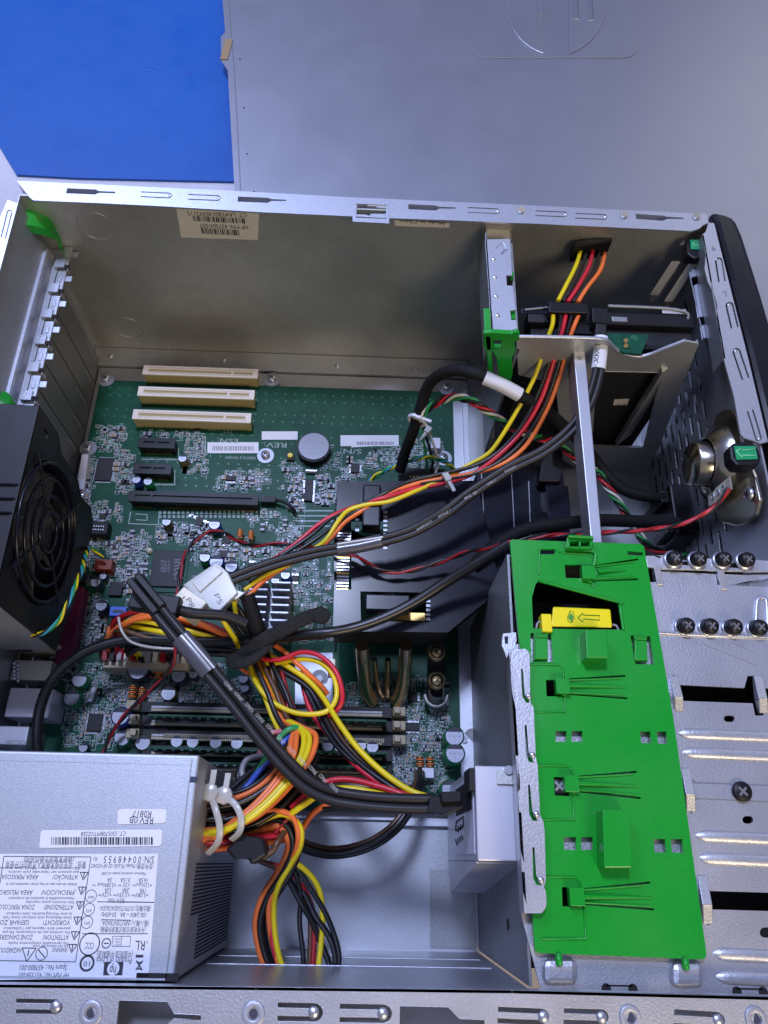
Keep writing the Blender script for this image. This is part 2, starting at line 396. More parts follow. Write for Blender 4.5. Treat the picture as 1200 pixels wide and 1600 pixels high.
def wbars(u0,v0,u1,v1,hh,n):
    a=PW(u0,v0)+Vector((0,-.02,0));b=PW(u1,v1)+Vector((0,-.02,0));x=0;L=(b-a).length;d=(b-a)/L
    while x<L:
        ww=random.choice((.03,.05,.09)); p=a+d*x; t.add([p,p+d*ww,p+d*ww+Vector((0,0,-hh)),p+Vector((0,0,-hh))],[(0,1,2,3)],'ink'); x+=ww+random.choice((.03,.06,.08))
wbars(301,337,380,341,.42,0); wbars(314,356,373,359,.48,0)
prt(t,'printing',par=st)
t=MB(); q=[PW(616,344),PW(703,349),PW(702,356),PW(617,353)]; t.add(q,[(0,1,2,3)],'paperwarm'); st=prt(t,'sticker',label='narrow origin sticker half hidden under the rim')
t=MB(); t.text('Made in China',PW(695,345.5)+Vector((0,-.02,0)),PW(625,342.5)+Vector((0,-.02,0)),'ink',h=.42,nrm=(0,-1,0)); prt(t,'printing',par=st)
# ---- rear wall, slot covers, latch strip
t=MB(); t.box((-.1,YN,0),(0,YF,H-.1),'steel')
t.box((.01,28,.2),(.06,43.4,10.7),'blackmat'); t.box((0,30.4,11.2),(1.2,43.9,11.35),'steel'); t.box((1.1,30.4,10.2),(1.2,43.0,11.35),'steel')
t.add([(0,30,H-.2),(0,43.6,H-.2),(.75,43.2,11.4),(.75,30,11.4)],[(0,1,2,3)],'steel')
prt(t,'rear_wall',.03)
for k in range(7):
    y=41.9-k*2.03
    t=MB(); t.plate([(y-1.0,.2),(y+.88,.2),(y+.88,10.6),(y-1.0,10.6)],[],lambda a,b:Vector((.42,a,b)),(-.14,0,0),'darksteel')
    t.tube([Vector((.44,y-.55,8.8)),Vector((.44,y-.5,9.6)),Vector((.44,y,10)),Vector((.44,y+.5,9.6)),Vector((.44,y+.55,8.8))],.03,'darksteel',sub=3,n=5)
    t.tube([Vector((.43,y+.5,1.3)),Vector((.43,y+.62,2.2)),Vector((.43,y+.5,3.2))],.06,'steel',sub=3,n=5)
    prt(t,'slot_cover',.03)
t=MB()
for k in range(8):
    y=44.1-k*2.03
    t.box((1.22,y-1.55,11.3),(1.78,y-.05,11.45),'steel'); t.box((1.78,y-.85,11.25),(2.2,y-.4,11.38),'steel'); t.box((.95,y-1.9,11.35),(1.6,y-1.2,11.6),'steel')
    t.box((1.4,y-1.0,11.45),(1.6,y-.5,11.5),'rim'); t.box((1.7,y-1.95,10.7),(1.75,y-1.6,11.3),'rim'); t.box((1.5,y-1.75,11.2),(1.8,y-1.4,11.32),'blackmat')
t.box((.3,29.5,12.2),(.75,42.9,12.5),'rim'); 
prt(t,'slot_latch_rail',.04)
# green latch (upper left) and its lower stub
gl=thing('green_latch','curved glossy green release latch in the far left corner of the case','latch',PX(60,350,1.3))
t=MB(); pt=[(36,325,14.6),(60,330,14.3),(82,340,13.6),(93,352,12.6),(95,368,11.9)]
for i in range(len(pt)-1): pass
vs=[]
sp_=smooth_path([P(*p) for p in pt],5); wv=[.65+.0*i for i in range(len(sp_))]
for i,p in enumerate(sp_):
    k=i/(len(sp_)-1); wd=Vector((0,-1,0))*(1.35-.5*k)
    vs+= [p,p+wd,p+wd+Vector((0,0,-.7)),p+Vector((0,0,-.7))]
n=len(sp_); fs=[]
for i in range(n-1):
    for k in range(4): fs.append((i*4+k,i*4+(k+1)%4,(i+1)*4+(k+1)%4,(i+1)*4+k))
fs+=[(0,1,2,3),((n-1)*4+3,(n-1)*4+2,(n-1)*4+1,(n-1)*4)]
t.add(vs,fs,'greenp'); t.build('lever',gl,bevel=.06)
t=MB(); t.cyl(P(47,355,13.4),P(46,367,13.2),.18,'whitepl'); t.build('pin',gl)
gl=thing('green_latch','rounded green latch knob at the left edge just behind the fan','latch',P(4,628,12.6))
t=MB(); t.lathe(P(0,640,12.0),(0,0,1),[(.95,0),(.95,.6),(.8,.8),(.001,.85)],'greenp',n=20); t.box(P(-30,640,12.2),P(10,622,12.7),'greenp'); t.build('knob',gl)
# ---- rims
t=MB()
far=[(27,284),(370,300),(550,310),(800,321),(1000,331),(1105,336),(1107,348),(1098,352),(1093,357),(1080,361),(850,350),(700,344),(615,341),(612,341),(608,341),(553,338),(400,331),(250,322),(150,317),(52,313),(46,308),(40,300)]
holes=[[(105,294),(150,296),(155,298.5),(180,299.5),(180,302),(155,301.5),(148,304),(103,302)],
 uslot((220,303.5),(264,305.5),9,1.6),uslot((294,307.5),(340,309.5),9,1.6),
 [(372,307),(419,309),(424,311),(447,312),(447,314),(424,314),(418,317),(371,315)],
 [(558,320),(573,320),(576,322),(587,322),(590,324),(603,325),(603,334),(580,334),(577,337),(570,335),(557,335)],
 [(638,319),(681,321),(686,323),(712,324),(712,326),(686,326),(681,329),(638,327)],
 uslot((731,328),(776,330),9,1.6),uslot((837,333),(882,335),9,1.6),uslot((899,337),(944,339),9,1.6),
 [(993,334),(1038,337),(1042,338.5),(1068,340),(1068,342),(1042,342),(1036,345),(994,342)]]
t.plate(far,holes,top(H),(0,0,-.12),'rim')
t.plate([(550,311),(608,314),(608,349),(551,346)],[[(556,318),(604,320),(604,342),(556,340)]],top(H+.08),(0,0,-.1),'rim')
for u,v in ((266,305.5),(342,309.5),(778,330),(884,335),(946,339)): dome(t,P(u,v,H),.12,'silver')
for u,v in ((814,330),(975,337.5),(1088,339.5)):
    t.cyl(P(u,v,H),P(u,v,H+.05),.27,'rim',n=16); t.lathe(P(u,v,H+.05),(0,0,1),[(.2,0),(.12,.04),(.1,0.0),(.09,-.0)],'darksteel',n=14)
# outer and inner folded lips
for i in range(5):
    a=P(*far[i],H);b=P(*far[i+1],H); d=Vector((0,.09,0)); t.hexa([a+Vector((0,0,-1.6)),b+Vector((0,0,-1.6)),b+d+Vector((0,0,-1.6)),a+d+Vector((0,0,-1.6))],[a,b,b+d,a+d],'rim')
prt(t,'bottom_rim',.04)
t=MB()
near=[(-70,1537),(400,1542),(800,1547),(1260,1559),(1290,1720),(-90,1720)]
holes=[uslot((25,1572),(86,1573),23,6.5),
 [(186,1563),(261,1565),(272,1584),(314,1586),(314,1594),(270,1593),(262,1601),(182,1602)],
 uslot((434,1581),(490,1582),29,8),uslot((531,1583),(598,1584),29,8),
 [(625,1572),(700,1574),(718,1592),(757,1594),(757,1640),(624,1640)],
 uslot((778,1586),(845,1589),26,8),uslot((881,1588),(938,1590),26,8),uslot((1053,1592),(1118,1596),30,9)]
t.plate(near,holes,top(H),(0,0,-.14),'cage')
for u,v in ((87,1573),(490,1582),(598,1584),(849,1589),(940,1590),(1122,1594)): dome(t,P(u,v,H),.22,'silver')
for u,v in ((142,1583),(396,1584),(985,1590),(1181,1592)):
    t.lathe(P(u,v,H),(0,0,1),[(.45,.0),(.42,.07),(.22,.07),(.2,.0),(.15,-.05)],'rim',n=18); t.cyl(P(u,v,H),P(u,v,H+.03),.17,'ink',n=12)
a=P(-70,1537,H);b=P(400,1542,H);c=P(800,1547,H);d2=P(1260,1559,H)
for p,q2 in ((a,b),(b,c),(c,d2)): t.hexa([p+Vector((0,-.12,-.6)),q2+Vector((0,-.12,-.6)),q2+Vector((0,0,-.6)),p+Vector((0,0,-.6))],[p+Vector((0,-.12,0)),q2+Vector((0,-.12,0)),q2,p],'rim')
prt(t,'top_rim',.05)
t=MB(); t.box((XL,YN-.1,0),(29,YN,15.2),'steel'); t.box((14.6,YN,4.1),(28.5,YN+.05,4.2),'rim'); t.box((14.6,YN,7.6),(28.5,YN+.05,7.7),'rim'); t.box((-1,-3,13.6),(44,YN-.15,13.7),'steel'); prt(t,'top_wall',.03)
t=MB()
t.plate([(28,318),(-5,440),(-60,620),(-120,620),(-70,500),(12,312)],[uslot((5,372),(15,332),9,2)],top(H),(0,0,-.12),'rim'); prt(t,'rear_rim',.04)
t=MB()
fr=[(1107,348),(1116,350),(1169,560),(1200,690),(1188,693),(1176,688),(1162,684),(1157,678),(1147,620),(1131,560),(1127,533),(1120,500),(1121,478),(1117,462),(1106,440),(1101,420),(1103,395),(1097,367),(1103,362)]
def quadslot(a,b,w,t_): return uslot(a,b,w,t_)
holes=[uslot((1128,440),(1123,408),12,2.6),uslot((1148,512),(1140,478),13,2.8),uslot((1165,592),(1151,550),13,2.8),uslot((1172,641),(1185,684),11,2.6)]
t.plate(fr,holes,top(H),(0,0,-.12),'rim')
for u,v in ((1119,405),(1139,476),(1149,548),(1186,686)): dome(t,P(u,v,H),.1,'silver')
for s,(u,v),(u2,v2) in (('9',(1117,384),(1111,384)),('L',(1134,455),(1129,455))): t.text(s,P(u,v,H+.02),P(u2,v2,H+.02),'darksteel',h=.55)
# folded band below, with notched edge rail
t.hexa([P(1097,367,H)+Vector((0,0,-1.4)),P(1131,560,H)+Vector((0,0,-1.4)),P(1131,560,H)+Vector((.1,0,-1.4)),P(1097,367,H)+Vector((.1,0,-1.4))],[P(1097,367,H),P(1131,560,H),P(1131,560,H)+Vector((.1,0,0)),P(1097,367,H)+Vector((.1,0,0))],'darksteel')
prt(t,'front_rim',.04)
# front wall: perforated
t=MB(); hs=[]
for r in range(10):
    for c in range(9):
        y=24.6+c*1.95+(.9 if r%2 else 0); z=1.2+r*.98
        hs.append([(y,z),(y+1.35,z+.1),(y+1.35,z+.52),(y,z+.42)])
t.plate([(YN,0),(YF,0),(YF,H-.3),(YN,H-.3)],hs,lambda a,b:Vector((XR,a,b)),(.12,0,0),'steel')
prt(t,'front_wall')
t=MB()  # notched rail of the bay side
nz=11.9
ra=[(1063,382),(1075,385),(1082,432),(1094,430),(1097,440),(1084,446),(1092,495),(1104,494),(1108,503),(1096,510),(1099,528),(1122,530),(1118,470),(1101,420),(1095,395),(1070,372)]
t.plate(ra,[],top(14.2),(0,0,-.12),'steel')
t.hexa([P(1066,380,11),P(1099,530,11),P(1101,530,11),P(1068,380,11)],[P(1066,380,14.1),P(1099,530,14.1),P(1101,530,14.1),P(1068,380,14.1)],'darksteel')
prt(t,'notched_rail',.05)
# bezel
t=MB(); bz=[(1107,334),(1120,335),(1133,338),(1144,343),(1151,351),(1158,367),(1175,420),(1188,462),(1200,503),(1222,580),(1262,720),(1330,980),(1300,985),(1200,690),(1169,560),(1116,350)]
bzw=[P(u,v,15.0) for u,v in bz]
t.plate([p[:2] for p in bzw],[],lambda x,y:Vector((x,y,15.2)),(0,0,-15.8),'bezel'); prt(t,'front_bezel',.5,label='glossy black plastic front bezel')
# bay side plate
t=MB(); t.plate([(758,374),(797,373),(800,430),(791,430),(792,446),(801,446),(806,484),(797,485),(799,500),(807,500),(808,520),(768,518)],[],top(15.0),(0,0,-.12),'rim')
t.plate([(757,350),(797,352),(797,374),(758,374)],[],top(14.4),(0,0,-.1),'paperwarm')
for u,v in ((771,405),(773,433),(775,463),(777,493)): dome(t,P(u,v,15.0),.16,'silver')
t.tube([P(u,v,15.02) for u,v in ((775,388),(782,380),(790,388),(782,397),(775,388))],.03,'silver',sub=1,n=5)
t.tube([P(u,v,15.02) for u,v in ((784,397),(793,389),(786,379))],.03,'silver',sub=1,n=5)
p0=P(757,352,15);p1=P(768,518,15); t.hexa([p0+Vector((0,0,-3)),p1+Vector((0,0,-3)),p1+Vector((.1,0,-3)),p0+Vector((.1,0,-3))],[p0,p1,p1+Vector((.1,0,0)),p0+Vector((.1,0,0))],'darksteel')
prt(t,'bay_side_plate',.05)
# green rail bracket under the bay plate
gb=thing('green_bay_bracket','green plastic bracket standing below the dotted plate of the upper drive bay','bracket',P(785,560,9))
t=MB(); fg=lambda u,v: PY(u,v,34.75)
t.plate([(755,521),(768,520),(800,522),(806,519),(812,522),(811,532),(803,535),(806,550),(800,560),(801,585),(795,606),(783,612),(779,590),(776,560),(768,548),(756,546)],[rect(772,530,783,545)],fg,(0,.3,0),'greenp'); t.plate([(757,525),(768,525),(770,590),(764,590)],[],fg,(0,2,0),'greenp')
t.plate([(798,432-8),(803,432-8),(803,418+14),(798,418+14)],[],top(14.7),(0,0,-.4),'greenp'); t.plate([(797,483),(805,483),(806,498),(799,498)],[],top(14.7),(0,0,-.4),'greenp')
t.build('body',gb,bevel=.08)
# hard-disk bay: back wall of bay (near side) with big opening
YB=35.0
def py(u,v): return PY(u,v,YB)
fr_=lambda u,v: PY(u,v,YB)
t=MB()
ow=[(806,527),(900,529),(945,532),(960,545),(975,554),(995,558),(1015,555),(1040,545),(1072,533),(1092,537),(1030,700),(1012,735),(905,735),(880,720),(868,600),(810,586)]
hole=[[(945,580),(1035,582),(1005,700),(925,697),(928,640),(932,600)]]
t.plate(ow,hole,fr_,(0,.12,0),'dull')
t.tube([fr_(u,v) for u,v in ((806,526),(870,527),(905,528),(945,531),(960,544),(975,553),(995,557),(1015,554),(1040,544),(1072,532))],.13,'rim',n=8)
prt(t,'bay_back_wall',.03)
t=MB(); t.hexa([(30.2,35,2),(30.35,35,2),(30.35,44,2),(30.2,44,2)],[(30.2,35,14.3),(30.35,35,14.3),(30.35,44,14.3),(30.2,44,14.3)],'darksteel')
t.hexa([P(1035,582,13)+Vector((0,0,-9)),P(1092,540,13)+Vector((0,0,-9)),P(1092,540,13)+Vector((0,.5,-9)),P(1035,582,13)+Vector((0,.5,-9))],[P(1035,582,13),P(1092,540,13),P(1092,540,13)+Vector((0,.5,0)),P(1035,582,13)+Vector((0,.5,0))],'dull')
build_each(t,'bay_inner_wall',case)
t=MB()  # ribbed guides on the far right of the bay
for dz,(u0,v0,u1,v1) in ((0,(1018,470,1052,418)),(0,(1040,480,1078,422))):
    a=P(u0,v0,12);b=P(u1,v1,14); d=(b-a); t.obox((a+b)/2,d/2,(.28,0,0),(0,.05,.5),'darksteel'); t.tube([a,a+d*.9,b+Vector((.2,-.1,-.3))],.08,'steel',n=8)
prt(t,'bay_guides')
# support strut
t=MB(); p=[P(896,547,14.2),P(914,549,14.2),P(941,848,14.2),P(924,848,14.2)]
t.hexa([v-Vector((0,0,.15)) for v in (p[3],p[2],p[1],p[0])],[p[3],p[2],p[1],p[0]],'rim')
t.hexa([v-Vector((0,0,1.5)) for v in (p[3],p[3]+Vector((.1,0,0)),p[0]+Vector((.1,0,0)),p[0])],[p[3]-Vector((0,0,.1)),p[3]+Vector((.1,0,-.1)),p[0]+Vector((.1,0,-.1)),p[0]-Vector((0,0,.1))],'darksteel')
t.cyl(P(905,560,14.21),P(905,560,14.25),.15,'darksteel',n=10)
prt(t,'support_strut',.04)
# ================================================================== lower right drive cage
ZC=14.4
t=MB()
def hx(u0,v0,u1,v1,sk=.25,slope=.012):
    return [(u0,v0),(u1,v0+(u1-u0)*slope),(u1+(v1-v0)*sk,v1+(u1-u0)*slope),(u0+(v1-v0)*sk,v1)]
sheet=[(812,880),(1006,878),(1010,889),(1030,885),(1260,893),(1420,1575),(845,1546),(815,1430),(806,1180),(797,1010),(812,1005)]
op=[[(1031,892),(1118,897),(1121,914),(1035,910)],[(1132,897),(1290,905),(1293,922),(1135,914)],
 [(1052,1052),(1056,1060),(1059,1070),(1163,1075),(1168,1056),(1180,1056),(1188,1075),(1300,1080),(1304,1100),(1196,1097),(1193,1118),(1180,1118),(1176,1099),(1062,1095),(1061,1110),(1052,1108)],
 arc(1136,1123,5,90,270,6)+arc(1143,1123,5,-90,90,6),
 arc(1166,1281,6,90,270,6)+arc(1171,1281,6,-90,90,6),
 [(1098,1368),(1102,1378),(1105,1392),(1240,1396),(1246,1425),(1112,1421),(1111,1444),(1106,1446),(1103,1420)],
 arc(1195,1457,8,90,270,6)+arc(1230,1458,8,-90,90,6),
 [(822,930),(845,902),(985,938),(990,990),(832,990)],
 rect(852,1060,882,1092),rect(876,1385,915,1419)]
t.plate(sheet,op,top(ZC),(0,0,-.14),'cage')
# embossed double ridges
def ridge(mb,u0,v0,u1,v1,rw,m='cage',z=ZC):
    a=P(u0,v0,z-.04);b=P(u1,v1,z-.04); d=(b-a).normalized(); L=(b-a).length; n_=10; ss=[0,.12,.3,.5]+[.5+(L-1)*k/4 for k in range(1,5)]+[L-.3,L]
    prof=lambda s: 1 if s>.5 else (s/.5)**.5
    vs=[];perp=Vector((-d.y,d.x,0))
    for s_ in ss:
        k=max(.02,min(prof(s_),prof(L-s_)))
        for i in range(9):
            an=math.pi*i/8; vs.append(a+d*s_+perp*math.cos(an)*rw*k+Vector((0,0,1))*math.sin(an)*rw*.62*k)
    fs=[]
    for i in range(len(ss)-1):
        for j in range(8): fs.append((i*9+j,i*9+j+1,(i+1)*9+j+1,(i+1)*9+j))
    mb.add(vs,fs,m,True)
for (u,v) in ((1058,1146),(1064,1176),(1084,1306),(1090,1341),(1111,1490),(1116,1526)): ridge(t,u,v,1300,v+10,.27)
# cross beads of first sheet edge
t.tube([P(1031,990,ZC+.02),P(1260,999,ZC+.02)],.10,'silver',sub=2)
# lip behind
prt(t,'drive_cage_top',.03)
t=MB()
t.plate([(1008,868),(1022,868),(1030,872),(1040,866),(1052,870),(1060,882),(1092,884),(1100,872),(1128,874),(1132,886),(1165,888),(1172,874),(1250,880),(1253,894),(1108,892),(1106,891),(1030,889),(1012,886)],[],top(ZC+.25),(0,0,-.15),'cage')
prt(t,'cage_lip',.03)
for (u,v,h) in ((1021,884,30),(1121,890,31)): 
    t=MB(); a=P(u,v,ZC+.3); b=P(u+6,v+h,ZC+.1); t.hexa([a-Vector((0,0,.4)),b-Vector((0,0,.4)),b+Vector((.35,0,-.4)),a+Vector((.35,0,-.4))],[a,b,b+Vector((.35,0,0)),a+Vector((.35,0,0))],'cage'); prt(t,'bent_tab',.03)
for (u,v,h) in ((1046,1056,55),(1178,1056,58),(1064,1200,68),(1090,1368,76)):
    t=MB(); a=P(u,v,ZC+.05); m_=P(u+8,v+h*.6,ZC+.55); b=P(u+9,v+h,ZC+.05)
    t.hexa([m_-Vector((0,0,.5)),m_+Vector((.42,0,-.5)),a+Vector((.42,0,-.2)),a-Vector((0,0,.2))],[m_,m_+Vector((.42,0,0)),a+Vector((.42,0,0)),a],'cage')
    t.hexa([b-Vector((0,0,.2)),b+Vector((.42,0,-.2)),m_+Vector((.42,0,-.5)),m_-Vector((0,0,.5))],[b,b+Vector((.42,0,0)),m_+Vector((.42,0,0)),m_],'cage'); prt(t,'bent_tab',.03)
t=MB(); a=ZC+.03
t.plate([(1074,1200),(1078,1216),(1090,1222),(1290,1230),(1295,1258),(1095,1248),(1085,1250),(1083,1270),(1079,1272)],[],top(a),(0,0,-.02),'darksteel'); t.plate([(1080,1224),(1290,1231),(1294,1256),(1088,1247)],[],top(a+.015),(0,0,-.01),'rim')
t.tube([P(u,v,ZC+.02) for u,v in ((1181,970),(1183,940),(1190,934),(1197,940),(1199,975))],.11,'rim',n=6)
for s_ in (((1020+75,1005),(1182,1040)),((1140,1003),(1180,1020))): t.tube([P(*s_[0],ZC+.0),P(*s_[1],ZC+.0)],.015,'darksteel',sub=1,n=4)
build_each(t,'cage_recess',case)
# side flange strip over the green plate
ZF=15.35
t=MB(); fl=[(795,1014),(800,1002),(803,990),(806,1014),(821,1014),(826,1018),(828,1024),(828,1090),(830,1100),(834,1106),(837,1182),(840,1196),(844,1274),(849,1284),(851,1300),(853,1376),(850,1386),(853,1394),(854,1412),(852,1420),(846,1427),(819,1427),(812,1300),(806,1180),(800,1080)]
sl=[[(814,1045),(817,1045),(820,1085),(826,1092),(828,1098),(822,1098),(816,1088)],[(820,1133),(823,1133),(826,1175),(832,1186),(834,1192),(826,1190),(821,1178)],[(825,1226),(828,1226),(832,1268),(838,1277),(840,1283),(832,1282),(827,1272)],[(832,1324),(835,1324),(838,1368),(844,1377),(846,1384),(838,1382),(833,1372)]]
t.plate(fl,sl,top(ZF),(0,0,-.12),'cage')
for u,v in ((826,1088),(832,1180),(838,1272),(845,1375)): dome(t,P(u,v,ZF),.15,'silver',.7)
for i,(p_,q_) in enumerate((((795,1014),(800,1080)),((800,1080),(806,1180)),((806,1180),(812,1300)),((812,1300),(819,1427)))):
    a=P(*p_,ZF);b=P(*q_,ZF); t.hexa([b+Vector((0,0,-.9)),b+Vector((.12,0,-.9)),a+Vector((.12,0,-.9)),a+Vector((0,0,-.9))],[b,b+Vector((.12,0,0)),a+Vector((.12,0,0)),a],'cage')
t.plate([(786,990),(806,988),(807,1000),(804,1014),(796,1016),(792,1028),(789,1020),(784,1008)],[[(788,994),(794,994),(794,1006),(789,1006)]],top(ZF-.1),(0,0,-.3),'rim')
prt(t,'cage_side_flange',.04)
t=MB()
p=[P(795,1014,ZC),P(815,1430,ZC),P(850,1546,ZC)]
x0=29.0
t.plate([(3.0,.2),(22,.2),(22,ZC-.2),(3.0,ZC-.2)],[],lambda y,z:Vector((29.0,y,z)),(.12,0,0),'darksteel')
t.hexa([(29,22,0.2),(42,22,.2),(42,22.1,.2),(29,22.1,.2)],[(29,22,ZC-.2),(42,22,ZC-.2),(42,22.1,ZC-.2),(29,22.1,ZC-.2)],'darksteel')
t.box((26.2,3.1,0),(28.9,7.2,.12),'darksteel'); t.cyl((28.98,5.0,10),(28.96,5.0,10),.25,'blackmat')  # thin dark floor plate stands in for the shade beside the cage
prt(t,'cage_side_wall')
# bumps and slots on the near end of cage
for (u0,u1,v0,v1) in ((846,900,1497,1537),(1045,1096,1502,1541)):
    a=P(u0,v1,ZC);b=P(u1,v0,ZC+.0)
    c0=(a+b)/2; ax=(P(u1,v1,ZC)-a)/2; ay=(P(u0,v0,ZC)-a)/2
    t=MB(); t.obox(c0+Vector((0,0,.12)),ax,ay,Vector((0,0,.26)),'cage'); prt(t,'pin_pocket',.3)
for (u,v) in ((968,1545),(1172,1550)):
    t=MB(); c=P(u,v,ZC+.0); t.cyl(c+Vector((-.55,0,-.05)),c+Vector((-.55,0,.02)),.2,'blackmat',n=10); t.cyl(c+Vector((.55,0,-.05)),c+Vector((.55,0,.02)),.2,'blackmat',n=10); t.box(c+Vector((-.55,-.13,-.05)),c+Vector((.55,-.07,.02)),'blackmat'); t.box(c+Vector((-.55,.08,-.05)),c+Vector((.55,.14,.02)),'blackmat'); prt(t,'tie_slot')
# spare black screws
for (u,v) in ((1051,871),(1088,872),(1127,872),(1163,873)):
    t=MB(); t.lathe(P(u,v+4,ZC+.3),(0,0,1),[(.5,0),(.5,.08),(.3,.1)],'silver',n=18); screw(t,P(u,v+3,ZC+.35),.38,'black',(0.1,-.15,1),.45,'darksteel'); prt(t,'spare_screw')
for (u,v) in ((1069,977),(1106,978),(1143,979),(1182,980)):
    t=MB(); t.lathe(P(u-3,v+3,ZC+.02),(0,0,1),[(.45,0),(.45,.1),(.3,.12)],'silver',n=18); screw(t,P(u-1,v+2,ZC+.1),.40,'black',(0.1,-.12,1),.5,'darksteel'); prt(t,'spare_screw')
t=MB(); screw(t,P(872,1229,ZC+.02),.48,'black',(0,0,1),.25,'darksteel'); prt(t,'spare_screw')
t=MB(); screw(t,P(1158,1237,ZC+.06),.44,'black',(0,0,1),.2,'darksteel'); prt(t,'spare_screw')
# dark bay interior things: drive bodies inside the cage
od2=thing('bay_drive','dark drive body seen through the openings of the lower right cage','drive',(36,12,1))
t=MB(); t.box((29.6,3.4,1),(41.6,10.6,11.8),'blackmat'); t.box((29.6,15.7,1),(41.6,20.4,11.6),'blackmat'); t.box((33,16.5,11.6),(37,16.8,11.9),'darksteel'); build_each(t,'body',od2)
# ================================================================== green carrier plate
ZG=14.85
gp=thing('green_drive_bracket','large flat green plastic plate with spring fingers lying on the lower right drive cage','bracket',P(950,1170,ZC))
t=MB()
ol=[(797,846),(800,843),(1000,850),(1006,853),(1010,875),(1052,1120),(1104,1490),(1102,1497),(1096,1499),(842,1489),(836,1485),(832,1430),(826,1180),(812,1010)]
hl=[rect(841,858,867,866),[(980,861),(1004,863),(1005,868),(981,867)],[(882,882),(926,883),(926,904),(884,903)],
 [(831,934),(837,912),(844,906),(965,938),(968,945),(974,984),(833,982)],
 [(829,989),(834,989),(834,1031),(856,1032),(856,990),(861,990),(864,1034),(830,1034)],
 [(985,993),(990,993),(994,1033),(1012,1034),(1010,994),(1016,994),(1022,1038),(993,1038)],
 [(853,1062),(880,1063),(880,1088),(854,1088)],
 rect(868,1142,885,1159),rect(893,1142,910,1159),[(1000,1143),(1016,1143),(1018,1161),(1002,1161)],[(1026,1143),(1041,1143),(1043,1162),(1028,1162)],
 [(865,1214),(889,1215),(890,1244),(867,1243)],
 rect(881,1308,900,1328),rect(908,1308,926,1328),[(1021,1311),(1039,1311),(1041,1332),(1023,1332)],[(1048,1311),(1066,1311),(1068,1333),(1050,1332)],
 [(878,1386),(910,1387),(912,1418),(879,1416)]]
# finger slits
def slit(u0,v0,u1,v1,w=3.2):
    a=Vector((u0,v0));b=Vector((u1,v1));d=(b-a).normalized();n=Vector((-d.y,d.x))*w/2
    return [tuple(a-n*.5),tuple(b-n),tuple(b+d*2),tuple(b+n),tuple(a+n*.5)]
fing=[(926,882,996,874,996,905,(934,893,978,891)),(886,1059,976,1056,979,1091,(888,1071,980,1074)),(900,1211,994,1206,1000,1247,(902,1224,998,1229)),(908,1387,1015,1379,1021,1421,(912,1401,1021,1403))]
for (u,v,u1,v1,u2,v2,c) in fing:
    hl.append(slit(u+2,v+2,u1,v1)); hl.append(slit(u+2,v+26,u2,v2))
t.plate(ol,hl,top(ZG),(0,0,-.22),'greenp')
t.build('plate',gp,bevel=.05)
for (u,v,u1,v1,u2,v2,c) in fing:
    t=MB()
    z=ZG+.04
    t.tube([P(c[0],c[1],z+.08),P((c[0]+c[2])/2,(c[1]+c[3])/2,z+.02),P(c[2],c[3],z-.03)],lambda s:.10*(1-s)+.035,'greenp',sub=4,n=6)
    t.tube([P(u-2,v+4,z),P(u1-6,v1+4,z-.02)],.05,'greenp',sub=2,n=6); t.tube([P(u-2,v+23,z),P(u2-6,v2-5,z-.02)],.05,'greenp',sub=2,n=6)
    a=P(u-8,v+14,z+.1); t.obox(a,(.32,0,0),(0,.35,0),(0,0,.22),'greenp'); t.tube([P(u-14,v+20,z+.1),P(u-2,v+28,z)],.1,'greenp',sub=1,n=6)
    t.build('spring_finger',gp,bevel=.05)
# pockets (raised outline lines)
t=MB()
for pl in ([(829,1038),(874,1039),(879,1044),(881,1062)],[(881,1089),(883,1112),(831,1113)],[(838,1196),(888,1197),(892,1203),(894,1213)],[(895,1245),(897,1281),(843,1281)],[(850,1370),(900,1371),(906,1378),(909,1387)],[(913,1418),(915,1467),(846,1467)],[(843,858),(842,898)],[(868,860),(880,864),(922,866)],[(926,905),(927,918)]):
    t.tube([P(u,v,ZG+.02) for u,v in pl],.05,'greenp',sub=1,n=6)
build_each(t,'pocket_edge',gp)
# clips
for (u0,v0,u1,v1) in ((836,991,855,1030),(991,995,1010,1032)):
    t=MB(); a=P((u0+u1)/2,(v0+v1)/2,ZG+.05); dx=(P(u1,v0,ZG)-P(u0,v0,ZG))/2; dy=(P(u0,v0,ZG)-P(u0,v1,ZG))/2
    t.obox(a,dx,dy,(0,0,.1),'greenp'); t.obox(P((u0+u1)/2+1,v0+4,ZG+.15),dx*.95,dy*.08,(0,0,.1),'greenp'); t.build('side_clip',gp,bevel=.04)
# raised blocks
for (u0,v0,u1,v1,h) in ((916,990,944,1028,.95),(941,1265,978,1348,1.0)):
    t=MB(); b4=[P(u0-8,v1+8,ZG),P(u1-2,v1+8,ZG),P(u1-4,v0+2,ZG),P(u0-10,v0+2,ZG)]
    z=ZG+h; t4=[P(u0,v1,z),P(u1,v1,z),P(u1-1,v0-3,z),P(u0-2,v0-3,z)]
    t4=[Vector((p.x,p.y,z)) for p in b4]
    t.hexa(b4,t4,'greenp'); t.build('raised_block',gp,bevel=.06)
